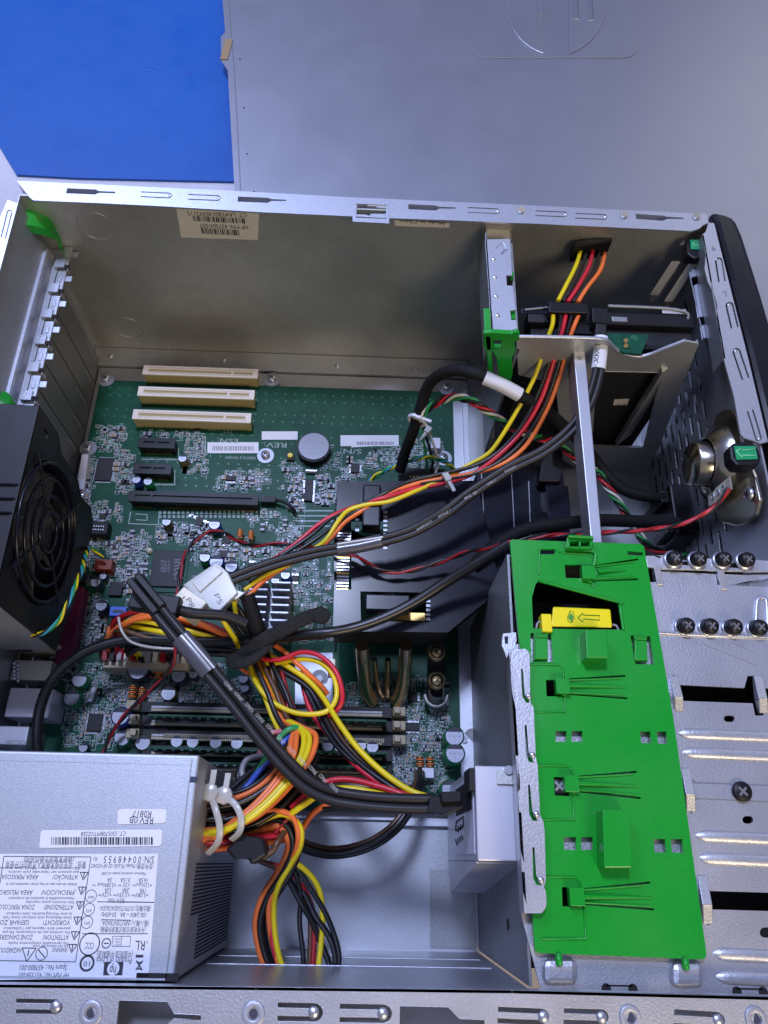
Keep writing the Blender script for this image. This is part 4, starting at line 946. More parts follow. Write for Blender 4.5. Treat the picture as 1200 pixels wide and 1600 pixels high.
t.hexa([P(666,1090,2),P(690,1090,2),P(694,1080,2),P(668,1080,2)],[P(668,1010,5),P(694,1012,5),P(696,1002,5),P(670,1000,5)],'black'); t.build('mounting_leg',sh,bevel=.1)
for u,v,z in ((682,1020,5.2),(682,1064,4.0)):
    t=MB(); t.lathe(P(u,v,z),(0,0,1),[(.55,0),(.55,.15),(.4,.25)],'brass',n=18); screw(t,P(u,v,z+.2),.3,'brass',(0,0,1),.2); t.build('mounting_screw',sh)
t=MB()
p=P(682,1082,2.5)
t.tube([p+Vector((.7*math.cos(a),.7*math.sin(a)-.1,-.3+.5*math.sin(a)*0)) for a in [math.pi+k*math.pi/8 for k in range(9)]],.12,'dull',sub=2)
for i in range(8): t.lathe(p+Vector((0,0,-1+i*.2)),(0,0,1),[(.45,0),(.52,.05),(.45,.1)],'dull',n=14)
t.build('spring',sh)
t=MB(); t.hexa([P(512,1060,3),P(522,1060,3),P(524,1035,3),P(514,1030,3)],[P(512,1052,4),P(524,1052,4),P(524,1030,4),P(514,1026,4)],'ivory'); t.build('mounting_tab',sh,bevel=.05)
# ================================================================== rear fan
XF=3.6; FY,FZ,FR=24.2,10.2,4.1
fan=thing('case_fan','black case fan with a round wire guard, mounted against the rear wall','fan',(2,FY,1))
fx=lambda y,z: Vector((XF,y,z))
t=MB()
t.plate([(18.9,14.4),(18.6,5.6),(22,4.2),(27.6,3.6),(28.4,4.5),(28.2,6.4),(28.9,7.4),(29.1,10.5),(29.9,11.5),(29.9,14.5)],[[(FY+(FR+.05)*math.cos(a),FZ+(FR+.05)*math.sin(a)) for a in [k*math.pi/20 for k in range(40)]],[(28.9,12.6),(29.2,12.6),(29.2,13.3),(28.9,13.3)]],fx,(-.15,0,0),'black')
t.build('front_plate',fan,bevel=.06)
t=MB(); ZT=14.5
tp=[(60,637),(40,742),(37,756),(30,778),(12,870),(0,905),(-120,905),(-60,630)]
q=[Vector((XF,29.9,ZT)),Vector((XF,19,ZT-.2)),Vector((-0.0,19,ZT-.2)),Vector((0,30.0,ZT))]
t.hexa([v-Vector((0,0,.2)) for v in (q[2],q[1],q[0],q[3])],[q[2],q[1],q[0],q[3]],'black')
for y in (25.0,24.2,23.4): t.box((0.1,y,ZT-.1),(XF-.05,y+.12,ZT+.05),'shroud')
t.build('top_shell',fan,bevel=.06)
t=MB(); t.hexa([(0,18.9,4),(XF-.1,18.9,4.5),(XF-.1,19.05,4.5),(0,19.05,4)],[(0,18.9,14.2),(XF-.1,18.9,14.2),(XF-.1,19.05,14.2),(0,19.05,14.2)],'dull')
t.box((.1,18.8,9),(1.3,18.9,12),'blackmat'); t.build('side_shell',fan)
t=MB(); t.lathe((XF-.05,FY,FZ),(-1,0,0),[(FR,0),(FR-.1,.3),(FR-.1,2.6)],'shroud',n=48); t.build('duct_ring',fan)
t=MB(); t.lathe((XF-.35,FY,FZ),(-1,0,0),[(0.001,0),(1.65,.0),(1.8,.2),(1.8,2)],'blade',n=32); hub=t.build('hub',fan)
for k in range(7):
    t=MB(); a0=2*math.pi*k/7; n=6; vs=[];fs=[]
    for i in range(n+1):
        r=1.6+(FR-1.75)*i/n
        for j,(da,dx) in enumerate(((-.28,0),(0,.75),(.30,1.3))):
            an=a0+da+.12*i/n; vs.append(Vector((XF-.5-dx,FY+r*math.cos(an),FZ+r*math.sin(an))))
    for i in range(n):
        for j in range(2): fs.append((i*3+j,i*3+j+1,(i+1)*3+j+1,(i+1)*3+j))
    t.add(vs,fs,'blade',True); o=t.build('blade',fan); md=o.modifiers.new('s','SOLIDIFY'); md.thickness=.0012
t=MB()
for r in (1.15,2.1,3.05,3.95): t.tube([Vector((XF+.12,FY+r*math.cos(a),FZ+r*math.sin(a))) for a in [k*math.pi/18 for k in range(37)]],.11,'shroud',sub=1,n=8)
for k in range(4):
    a=math.pi/4+k*math.pi/2; t.tube([Vector((XF+.15,FY+r*math.cos(a),FZ+r*math.sin(a))) for r in (1.1,2.5,4.7)],.09,'shroud',sub=1,n=8)
t.build('wire_guard',fan)
# ================================================================== power supply
ZP=14.5
psu=thing('power_supply','silver metal power supply box covered with white printed labels in the near left corner','power supply',(7.3,7.3,0))
t=MB(); x1=14.5; t.box((0.15,3.0,.05),(x1,11.8,ZP),'psu'); t.build('housing',psu,bevel=.12,seg=3)
t=MB(); t.box((.3,3.05,ZP),(x1-.35,3.12,ZP+.06),'psu'); t.box((x1-.35,3.1,ZP),(x1-.3,11.6,ZP+.03),'darksteel'); t.box((.3,11.35,ZP),(x1-.3,11.4,ZP+.02),'psu')
p=P(303,1218,ZP); t.box((x1-.3,p.y-.12,ZP),(x1+.03,p.y+.12,ZP+.03),'cap_dark')
p=P(247,1535,ZP); t.box((p.x-.9,3.02,ZP),(p.x+.8,3.3,ZP+.03),'blackmat'); t.build('seam_trim',psu)
t=MB()
for i in range(26): y=3.4+i*.155; t.box((x1+.001,y,.8),(x1+.03,y+.07,12.5 if y>5.2 else 10.5),'blackmat')
for i in range(22): y=8.0+i*.155; t.box((x1+.001,y,.8),(x1+.03,y+.07,5),'blackmat')
t.build('vent_grille',psu)
z=ZP+.035
def lab(q,name='label'):
    t=MB(); t.plate(q,[],top(ZP+.03),(0,0,-.025),'paper'); return t.build(name,psu)
def rq(c,n=5,r=5):  # rounded quad from px corners
    out=[]
    for i in range(4):
        p=Vector(c[i]);a=(Vector(c[i-1])-p).normalized();b=(Vector(c[(i+1)%4])-p).normalized()
        for k in range(n):
            s=k/(n-1); out.append(tuple(p+a*r*(1-s)**2+b*r*s**2))
    return out
def TX(t,s,u0,v0,u1,v1,h=.3,zz=z,m='ink'): t.text(s,P(u0,v0,zz),P(u1,v1,zz),m,h=h*.78)
l=lab(rq([(184,1264),(260,1264),(259,1286),(183,1288)]))
t=MB(); TX(t,'R0817',237,1267,208,1266,.5); TX(t,'REV:0B',240,1277,203,1276,.5); t.build('label_print',psu if 0 else l)
l=lab(rq([(64,1297),(254,1296),(252,1322),(61,1325)]))
t=MB(); TX(t,'CT: S30570BMTVZ258',197,1299,127,1300,.32)
x=80
while x<238:
    ww=random.choice((.9,1.3,2.2,3)); t.add([P(x,1320,z),P(x+ww,1320,z),P(x+ww,1308,z),P(x,1308,z)],[(0,1,2,3)],'ink'); x+=ww+random.choice((.9,1.2,1.9))
t.build('label_print',l)
l=lab([(5,1334),(247,1334),(244,1375),(232,1528),(-60,1532),(-50,1334)])
t=MB()
for s,u0,v0,u1,h in (('S/N: 0 0 4 4 8 9 5 5',241,1338,163,.5),('R1',152,1339,147,.3),('(型号/型號) Model: PS-6361-02 HF HOHO',240,1350,143,.32),('Maximum combined power of 5.08V',228,1363,158,.22),('and 3.33V is 180W.',212,1357,180,.001),
  ('14.5A       0.15A       3A',231,1372,168,.33),('+12Vcpu⎓ -12V ⎓ +5.08Vaux ⎓',238,1380,145,.3),('19A         24A         12A',228,1388,164,.33),('+5.08V⎓ +3.33V⎓ +12V⎓',232,1395,154,.33),('365W MAX',195,1404,169,.33),('(输出/輸出) OUTPUT/SAIDA/SALIDA :',236,1416,155,.33),('100-240V ~ 8A   50-60Hz',229,1426,159,.33),('(输入/輸入) INPUT/ENTRADA :',233,1439,158,.33),('(开关电源/交换式電源供應器)',228,1449,157,.3),('(中国制造/中國製造)',208,1487,152,.33),('Product of China',206,1496,151,.42)):
    TX(t,s,u0,v0,u1,v0-.5,h) if h>.01 else None
for s,u0,v0,u1,h in (('警告：非专业技术服务人员请勿打开使用',135,1347,10,.40),('(请参考使用手册的说明)',116,1340,38,.3),('Não remova esta tampa. Não há peças internas',124,1355,0,.2),('que possam ser reparadas pelo usuário.',124,1361,12,.2),('ATENÇÃO!          ÁREA PERIGOSA',122,1367,3,.33),('Debajo de esta tapa no hay piezas reparables por el',120,1380,10,.2),('No debe retirarse. Peligro.',118,1375,60,.001),('¡PRECAUCIÓN!      ÁREA PELIGROSA',118,1391,-10,.33),('Nessuna possibilità di riparazione dei componenti',116,1402,14,.2),('Non rimuovere questo coperchio.',116,1408,40,.2),('ATTENZIONE!       ZONA PERICOLOSA',115,1414,-10,.33),('da einer Wartung bedürfen. Siehe Handbuch',113,1426,10,.2),('Diese Abdeckung nicht entfernen. Keine Teile',112,1432,5,.2),('VORSICHT!         GEFAHR ZONE',110,1438,-10,.33),('peuvent être réparés par l\'utilisateur.',110,1449,5,.2),('Ne contient pas de composants. Ne pas',109,1455,4,.2),('ATTENTION!        ZONE DANGEREUSE',108,1461,-12,.33),('No serviceable components inside.',107,1472,12,.2),('WARNING!',106,1481,82,.3),('Do not remove this cover.',106,1476.5,50,.2),('HAZARDOUS AREA',34,1481,-20,.33),('Spare No.: 437800-001',105,1508,32,.36),('HP Part No.: 437358-001',108,1520,30,.38)):
    if h>.01: TX(t,s,u0,v0,u1,v0-.5,h)
def ln(t,a,b,wd=.03):
    a=P(*a,z);b=P(*b,z);d=(b-a).normalized();n=Vector((-d.y,d.x,0))*wd/2; t.add([a-n,b-n,b+n,a+n],[(0,1,2,3)],'ink')
for a,b in (((6,1338),(142,1339)),((142,1339),(118,1503)),((118,1503),(-60,1500)),((6,1338),(0,1380)),((241,1410),(191,1409)),((152,1409),(241,1410)),((158,1437),(205,1438)),((128,1459),(231,1459)),((-60,1399),(-61,1399))): ln(t,a,b)
def ringm(t,u,v,r,wd=.05,m='ink',zz=z):
    c=P(u,v,zz); n=24; vs=[]; 
    for i in range(n):
        a=2*math.pi*i/n; vs.append(c+Vector((math.cos(a),math.sin(a),0))*r); vs.append(c+Vector((math.cos(a),math.sin(a),0))*(r-wd))
    t.add(vs,[(2*i,2*((i+1)%n),2*((i+1)%n)+1,2*i+1) for i in range(n)],m)
for u,v in ((142,1400),(139,1421),(136,1441)): ringm(t,u,v,.24,.025)
for (u,v,s) in ((142,1401,'Baldr'),(139,1422,'ATE'),(136,1441,'EPO')): TX(t,s,u+4.5,v-1.0,u-4.5,v-1,.2)
ringm(t,140,1475,.42,.045); TX(t,'CCC',147,1473,134,1472.5,.42); ringm(t,166,1474,.19,.04); ln(t,(162,1474),(170,1474),.04)
ringm(t,136,1505,.30,.08); TX(t,'10',141,1502,131,1502,.34)
ringm(t,65,1490,.25,.03); ln(t,(60,1484),(70,1496),.04)
for u,v,r in ((131,1368,.17),(128,1391,.17),(125,1414,.17),(121,1438,.17),(117,1461,.17),(113,1481,.17),(44,1490,.28)):
    a=[P(u,v,z)+Vector((0,-r,0)),P(u,v,z)+Vector((-r,r*.7,0)),P(u,v,z)+Vector((r,r*.7,0))]
    for i in range(3):
        p,q_=a[i],a[(i+1)%3]; d=(q_-p).normalized(); n=Vector((-d.y,d.x,0))*.018; t.add([p-n,q_-n,q_+n,p+n],[(0,1,2,3)],'ink')
    t.box(P(u,v,z)+Vector((-.02,-.08,0)),P(u,v,z)+Vector((.02,.14,.001)),'ink')
# round logo plate
t.add([P(161,1524,z),P(191,1524,z),P(193,1503,z),P(163,1503,z)],[(0,1,2,3)],'ink')
c=P(177,1513.5,z+.006); t.add([c+Vector((.245*math.cos(a),.245*math.sin(a),0)) for a in [k*math.pi/12 for k in range(24)]],[tuple(range(24))],'paper'); t.text('hp',P(182,1510,z+.012),P(172,1509.5,z+.012),'ink',h=.45)
TX(t,'RL',227,1470,212,1470,.62); TX(t,'c',231,1470,229,1470,.3)
for a,b in (((176,1463),(204,1463)),((204,1463),(203,1479)),((203,1479),(175,1479)),((175,1479),(176,1463)),((190,1463),(189,1479))): ln(t,a,b,.02)
for k in range(3): TX(t,'LEVEL 3',188,1466+k*4.5,178,1466+k*4.5,.13); 
ln(t,(213,1501),(222,1516),.05); ln(t,(223,1501),(212,1516),.05); ln(t,(214,1504),(222,1504),.05); ln(t,(215,1514),(221,1514),.05); ln(t,(212,1494),(224,1494),.1)
t.build('label_print',l)
# ================================================================== optical drive end
od=thing('optical_drive','pale grey metal end of an optical drive sticking out left of the green plate','drive',(28,9,0))
t=MB(); p0=P(738,1345,13.6);p1=P(736,1196,13.6)
x0=27.1; y0=p0.y; y1=p1.y
t.box((x0,y0,2.0),(29.0,y1,13.6),'drive'); 
t.build('casing',od,bevel=.06)
t=MB(); t.hexa([(x0-.02,y0-1.6,3),(29,y0-1.6,3),(29,y0-.01,3),(x0-.02,y0-.01,3)],[(x0,y0-.1,13.3),(29,y0-.1,13.3),(29,y0-.02,13.3),(x0,y0-.02,13.3)],'drive'); t.build('sloped_side',od)
t=MB(); t.box((x0-.25,y1-1.1,11.6),(x0-.01,y1-.1,13.5),'blackmat'); t.box((x0-.04,y0+.3,6),(x0-.01,y1-.3,13.0),'whitepl'); t.box((x0-.06,y0+2.2,6.5),(x0-.04,y1-.5,12.6),'blackmat')
t.build('connector_panel',od)
t=MB(); c=[PX(712,1285,x0-.06),PX(726,1300,x0-.06)]
f=lambda u,v: PX(u,v,x0-.07)
for pl in ([(712,1298),(713,1283),(724,1276),(724,1290),(712,1298)],[(716,1290),(716,1300)],[(720,1288),(720,1297)]): t.tube([f(u,v) for u,v in pl],.04,'chip',sub=1,n=4)
for i in range(4): t.tube([f(712+i*3,1312-i*2),f(714+i*3,1320-i*3)],.04,'chip',sub=1,n=4)
t.build('jumper_marking',od)
t=MB(); t.box((29.0-.9,y1-.8,13.6),(29,y1-.2,13.75),'dull'); t.cyl(P(795,1203,13.7),P(795,1203,13.9),.2,'silver'); t.build('rail',od)
# ================================================================== hard disk
hd=thing('hard_disk','black hard disk standing on edge in the upper right bay','hard disk',(35.5,37,1))
t=MB(); t.box((31.2,35.6,1),(41.0,37.9,13.9),'blackmat'); t.box((31.0,37.0,13.0),(41,37.9,14.4),'black'); t.box((31.0,35.5,13.0),(41.0,35.8,14.1),'black'); t.build('body',hd,bevel=.06)
t=MB(); a=P(930,552,13.9);b=P(1010,522,13.9); t.plate([(928,519),(1014,523),(1002,553),(975,551),(950,540)],[],top(14.6),(0,0,-.15),'pcb'); t.cyl(P(990,529,14.6),P(990,529,14.64),.22,'pad'); t.cyl(P(978,532,14.6),P(978,532,14.75),.13,'brass'); t.cyl(P(978,540,14.6),P(978,540,14.75),.13,'brass'); t.build('controller_board',hd)
t=MB(); t.box(P(880,520,14.3),P(920,500,13.5),'black'); t.box(P(1035,490,14.4),P(1072,483,14.45),'drive'); t.box(P(815,490,14.45),P(860,483,14.5),'shroud'); t.box(P(825,505,14.3),P(850,490,14.45),'chip'); t.box(P(955,505,14.3),P(980,495,14.5),'darksteel'); build_each(t,'connector_socket',hd,.04)
t=MB(); t.tube([P(950,478,14.5),P(1040,482,14.5),P(1073,489,14.5),P(1074,500,14.3)],.1,'darksteel'); t.tube([P(820,484,14.55),P(860,480,14.55)],.07,'darksteel'); build_each(t,'frame_edge',hd)
t=MB(); q=[PY(960,624,35.55),PY(983,623,35.55),PY(980,633,35.55),PY(958,633,35.55)]; t.add(q,[(0,1,2,3)],'paperwarm'); t.text('ST3',PY(979,631,35.52),PY(966,631,35.52),'ink',h=.5,nrm=(0,-1,0)); t.build('sticker',hd)
# ================================================================== speaker
spk=thing('speaker','round chrome backed speaker screwed to the right wall of the case','speaker',PX(1130,750,41.5))
XS=42.3
c0=PX(1143,757,XS)
t=MB()
ol=[(1130,640),(1142,640),(1150,650),(1160,700),(1178,745),(1186,780),(1180,805),(1165,818),(1150,822),(1132,818),(1110,795),(1095,775),(1088,755),(1084,735),(1086,720),(1100,690),(1112,665),(1118,648)]
t.plate(ol,[[(1122,736),(1138,742),(1142,752),(1124,748)],[(1104,768),(1112,770),(1112,785),(1104,778)]],lambda u,v:PX(u,v,XS),(.25,0,0),'chrome'); t.build('frame',spk,bevel=.15,seg=3)
t=MB(); cc=PX(1121,726,XS)
ax=Vector((-1,0,0)); t.lathe(cc+Vector((.3,0,0)),ax,[(2.45,0),(2.25,.6),(1.6,1.0),(1.5,1.1)],'chrome',n=36); t.build('basket',spk)
t=MB(); t.lathe(cc+Vector((-.5,0,0)),ax,[(1.35,0),(1.32,1.0),(1.2,1.12),(.001,1.13)],'chrome',n=36); t.build('magnet_cup',spk)
t=MB(); a=PX(1108,782,XS-.5);b=PX(1142,755,XS-.5); d=(b-a); n=Vector((-.1,d.z,-d.y)).normalized()
t.obox((a+b)/2,d/2,n*.35,(.05,0,0),'ivory'); o=t.build('terminal_strip',spk)
t=MB()
for k in (.25,.5,.75): p=a+d*k; t.tube([p+Vector((-.1,.15*math.cos(x),.15*math.sin(x))) for x in [q*math.pi/4 for q in range(9)]],.05,'silver',sub=1,n=5)
t.build('terminals',spk)
t=MB(); screw(t,PX(1172,772,XS-.05),.4,'silver',(-1,0,0),.2); t.build('mounting_screw',spk)
fb=thing('front_connector_block','black plastic connector block low on the perforated wall, where the black leads end','connector',P(1085,810,5))
t=MB(); a=P(1060,835,6.8);b=P(1108,755,6.8); t.box((a.x,a.y,1),(b.x+.6,b.y,6.6),'black'); t.build('body',fb,bevel=.12)
t=MB(); t.box((a.x-.5,a.y+.3,4.2),(a.x-.01,a.y+1.0,6.2),'black'); t.build('lead_plug',fb,bevel=.05)
t=MB(); t.box((a.x-.5,b.y-1.2,4.2),(a.x-.01,b.y-.3,6.2),'black'); t.build('lead_plug',fb,bevel=.05)
# green arrow clips
gc=thing('speaker_clip','black holder with a green arrow label beside the round speaker','clip',P(1163,710,14.6))
t=MB(); t.plate([(1140,697),(1146,692),(1170,690),(1184,698),(1190,712),(1188,724),(1178,728),(1150,726),(1142,716)],[],top(16.3),(0,0,-.9),'black'); t.build('holder',gc,bevel=.12)
t=MB(); t.plate([(1147,697),(1180,697),(1184,717),(1151,718)],[],top(16.36),(0,0,-.05),'greenlab'); o=t.build('arrow_label',gc)
t=MB(); t.tube([P(u,v,16.38) for u,v in ((1150,705),(1158,700),(1158,703),(1178,702),(1180,712),(1160,711),(1160,715),(1150,705))],.035,'greenline',sub=1,n=5); t.build('arrow',gc)
gc=thing('corner_clip','black clip with a green arrow label in the far right corner of the bay','clip',P(1090,382,13.6))
t=MB(); t.plate([(1072,374),(1100,372),(1102,402),(1085,404),(1074,396)],[],top(15.0),(0,0,-.8),'black'); t.build('holder',gc,bevel=.1)
t=MB(); t.plate([(1078,374),(1101,375),(1101,390),(1080,389)],[],top(15.07),(0,0,-.05),'greenlab'); t.build('arrow_label',gc)
t=MB(); t.tube([P(u,v,15.09) for u,v in ((1082,381),(1088,377),(1088,379),(1098,380),(1098,384),(1088,383),(1088,385),(1082,381))],.03,'greenline',sub=1,n=5); t.build('arrow',gc)
# ================================================================== cables
def path3(pts): return [P(*p) for p in pts]
def wires(par, base, spec, r=.115, twist=0.0, jit=.03, name='wire', ph=0.0, sub=5):
    """bundle of wires following base [(u,v,z)], spec [(mat,a,b)] offsets in cm across/up"""
    pts=[Vector(p) for p in smooth_path([Vector(p) for p in path3(base)],10 if twist else 3)]
    out=[]
    for k,(m,a,b) in enumerate(spec):
        q=[];L=0; rnd=random.Random(k*17+len(base)); f1=rnd.uniform(.2,.5); p1=rnd.uniform(0,6); 
        for i,p in enumerate(pts):
            d=(pts[min(i+1,len(pts)-1)]-pts[max(i-1,0)]).normalized(); s=d.cross(Vector((0,0,1)))
            if s.length<.05: s=Vector((1,0,0))
            s.normalize(); u=s.cross(d)
            if i: L+=(p-pts[i-1]).length
            t_=twist*L+ph; aa=a*math.cos(t_)-b*math.sin(t_); bb=a*math.sin(t_)+b*math.cos(t_)
            aa+=jit*math.sin(f1*L+p1); bb+=jit*math.cos(f1*L*.8+p1)
            q.append(p+s*aa+u*bb)
        t=MB(); t.tube(q,r,m,n=8,sub=2); out.append(t.build(name,par))
    return out
def one(par,pts,r,m,name='wire',sub=6,flat=None,n=8):
    t=MB(); t.tube(path3(pts),r,m,n=n,sub=sub,flat=flat); return t.build(name,par)
def cable(name,label,cat,pt,group=None): return thing(name,label,cat,P(*pt),group)
def tie(par,u,v,z,du,dv,r=.5,name='zip_tie',m='clearnylon'):
    c=P(u,v,z); d=(P(u+du,v+dv,z)-c).normalized(); a=d.cross(Vector((0,0,1))); t=MB()
    t.tube([c+(a*math.cos(x)+Vector((0,0,1))*math.sin(x))*r for x in [k*math.pi/6 for k in range(13)]],.13,m,sub=2,n=6)
    t.obox(c+Vector((0,0,r)),a*.25,d*.18,(0,0,.15),m); t.obox(c+Vector((0,0,r))+a*.5,a*.5,d*.1,(0,0,.05),m); return t.build(name,par)
# ---- A: drive power harness
A_=cable('drive_power_cable','yellow, red, orange and black wires running from the hard disk plug down over the duct','cable',(880,560,10))
g=.24
up=[(( 'w_yellow'),[(908,388,13.6),(900,415,13.9),(885,445,14.6),(872,470,14.9)]),('w_black',[(917,390,13.6),(910,415,13.9),(893,448,14.6),(879,472,14.9)]),('w_red',[(926,392,13.6),(920,417,13.9),(903,448,14.6),(887,472,14.9)]),('w_black',[(936,394,13.6),(930,419,13.9),(912,450,14.6),(894,473,14.9)]),('w_orange',[(945,396,13.6),(938,422,13.9),(917,450,14.6),(903,472,14.9)])]
for m,p in up: one(A_,p,.135,m)
t=MB(); a=P(898,388,13.8);b=P(952,378,13.8); t.obox((a+b)/2,(b-a)*.55,(.05,.28,0),(0,0,.35),'black'); t.obox((a+b)/2+Vector((0,.1,-.6)),(b-a)*.55,(.05,.4,0),(0,0,.35),'black'); t.build('plug',A_,bevel=.05)
t=MB(); t.plate([(858,471),(918,474),(919,489),(857,487)],[],top(15.1),(0,0,-.9),'black'); o=t.build('plug',A_,bevel=.08)
rt=[('w_yellow',[(864,492,14.8),(863,508,14.5),(852,540,13.8),(835,590,12.6),(806,645,11.2),(775,695,10.2),(757,713,9.8),(735,725,9.5),(700,745,9.3),(655,765,9.3),(610,783,9.3),(575,788,9.2),(545,797,9.1),(528,815,9.2),(512,840,9.2),(495,855,9.3),(450,882,9.4),(405,905,9.6),(382,922,9.6)]),
('w_black',[(876,492,14.8),(874,512,14.4),(860,560,13.2),(842,612,12.0),(815,665,10.9),(780,705,10.1),(740,728,9.7),(690,740,9.5),(640,752,9.4),(598,772,9.4),(560,790,9.1),(520,808,9.1),(492,832,9.2),(460,855,9.2),(420,880,9.3),(385,905,9.6)]),
('w_red',[(884,492,14.8),(878,520,14.3),(862,575,13.0),(845,625,11.8),(815,675,10.7),(775,715,10.0),(735,742,9.4),(690,756,9.3),(645,764,9.3),(598,778,9.4),(560,790,9.0),(525,803,9.1),(497,820,9.1),(470,843,9.1),(440,866,9.0),(410,885,9.2),(385,900,9.4)]),
('w_black',[(893,492,14.8),(885,525,14.2),(868,585,12.8),(850,635,11.6),(820,685,10.5),(785,718,9.9),(740,740,9.5),(690,750,9.4),(640,758,9.3),(598,780,9.3),(560,797,9.0),(530,815,9.1),(500,838,9.2),(470,858,9.2),(430,885,9.3),(390,912,9.6)]),
('w_orange',[(904,492,14.8),(890,530,14.1),(874,590,12.7),(855,640,11.5),(825,692,10.4),(790,722,9.8),(745,738,9.5),(690,748,9.4),(645,757,9.3),(600,775,9.3),(567,797,9.0),(540,815,9.0),(520,838,9.1),(500,855,9.2),(455,880,9.3),(415,905,9.5),(385,935,9.6)])]
for m,p in rt: one(A_,p,.135 if m!='w_black' else .12,m)
tie(A_,697,751,9.6,10,-4,.42)
# ---- B: flat data cable from the hard disk
B_=cable('data_cable','narrow grey data cable with a white label, plugged into the hard disk','cable',(880,660,10))
bp=[(938,518,14.8),(937,545,14.7),(936,575,14.4),(922,625,13.8),(895,668,13.2),(850,705,12.6),(800,730,12.1),(740,768,11.5),(700,798,11.1),(655,825,10.6),(615,840,10.4),(560,853,10.2),(500,862,10.2),(440,877,10.2),(395,892,10.2),(362,905,10.2)]
wires(B_,bp,[('sata',-.17,0),('sata',.17,0)],r=.19,jit=0,name='strand')
t=MB(); t.plate([(925,480),(950,482),(950,505),(926,503)],[],top(15.1),(0,0,-1),'black'); t.plate([(931,503),(948,505),(947,522),(932,520)],[],top(15.0),(0,0,-.7),'sata'); t.build('plug',B_,bevel=.06)
def sleeve(par,pts,r,m,name,fl=.7): t=MB(); t.tube(path3(pts),r,m,n=12,sub=4,flat=fl); return t.build(name,par)
o=sleeve(B_,[(939,527,14.8),(938,550,14.65),(935,576,14.35)],.42,'paper','cable_label',.75)
t=MB(); t.text('XIXT',P(935,568,15.0),P(938,535,15.15),'chip',h=.4); t.build('label_print',B_)
sleeve(B_,[(596,845,10.3),(560,853,10.2),(527,858,10.15)],.43,'clearsleeve','cable_label',.75)
t=MB(); t.tube([P(598,839,10.6),P(527,850,10.45)],.05,'paper',sub=1,n=6); t.tube([P(598,853,10.3),P(527,865,10.1)],.07,'paperwarm',sub=1,n=6); t.build('label_edge',B_)
t=MB()
for (s,u0,v0,u1,v1,zz) in (('AWM E123',652,832,676,818,10.95),('STYLE 2725',686,812,715,795,11.25),('80C 30V',727,783,750,770,11.7),('VW-1',762,761,775,754,12.0),('FOXCONN',790,741,812,730,12.3)): t.text(s,P(u0,v0-2,zz),P(u1,v1-2,zz),'sataprint',h=.22)
t.build('jacket_print',B_)
# ---- C: spare heavy flat cable across the board
C_=cable('data_cable','wide dark data cable with a clear sleeve, crossing the board to the optical drive','cable',(350,1060,11))
c1=[(212,905,12.6),(240,945,12.6),(275,988,12.6),(320,1040,12.5),(370,1100,12.4),(415,1158,12.3),(455,1203,12.2),(485,1228,12.1),(520,1243,12.0),(560,1250,12.0),(600,1254,12.0),(645,1256,12.0),(680,1256,12.0)]
wires(C_,c1,[('sata',-.23,0),('sata',.23,0)],r=.235,jit=0,name='strand')
t=MB()
for (u0,v0,u1,v1) in ((208,903,255,960),):
    a=P(u0,v0,12.7);b=P(u1,v1,12.7); d=(b-a).normalized(); s=d.cross(Vector((0,0,1))); L=(b-a).length
    t.obox(a+d*1.2+s*.22,d*1.2,s*.2,(0,0,.26),'black'); t.obox(a+d*1.2-s*.24,d*1.15,s*.2,(0,0,.26),'black')
a=P(206,938,11.5);b=P(285,950,11.5);d=(b-a).normalized(); s=d.cross(Vector((0,0,1))); t.obox(a+d*1.3,d*1.3,s*.5,(0,0,.4),'black'); t.build('plug',C_,bevel=.08)
one(C_,[(255,947,11.3),(300,958,11.0),(350,962,10.6),(385,975,10.2)],.3,'sata','strand')
sleeve(C_,[(282,996,12.65),(305,1022,12.6),(328,1050,12.55)],.52,'clearsleeve','cable_label',.55)
t=MB(); t.tube([P(276,1001,12.6),P(321,1056,12.5)],.09,'paperwarm',sub=1,n=6); t.tube([P(289,990,12.9),P(335,1044,12.8)],.05,'paper',sub=1,n=6); t.build('label_edge',C_)
t=MB()
for i in range(11):
    k=i/10; u=345+k*165; v=1070+k*168
    if i>7: v-= (i-7)*3
    t.text('COPARTNER'[:5+i%4],P(u+4,v-3,12.85),P(u+15,v+10,12.85),'sataprint',h=.24)
t.build('jacket_print',C_)
# ---- D: thick black cable
D_=cable('power_lead','thick round black lead curving from the rear ports to under the green plate','cable',(450,990,8))
one(D_,[(795,850,12.0),(750,877,11.2),(700,908,10.3),(650,940,9.7),(600,965,9.4),(550,982,9.3),(500,990,9.3),(450,994,8.5),(400,1000,7.5),(330,1003,6.5),(260,1000,5.8),(200,1000,5.5),(150,1011,5.5),(110,1033,5.5),(80,1065,5.4),(63,1105,5.2),(58,1145,4.8),(60,1180,4.2)],.31,'w_black','lead',n=12)
D2=cable('power_lead','thick black lead passing beneath the steel strut behind the green plate','cable',(870,830,9))
one(D2,[(742,882,8.25),(775,852,8.7),(820,828,9),(880,818,9),(940,813,8.5),(1000,815,8),(1060,818,7.5),(1085,822,7)],.4,'sleeve','lead',n=12)
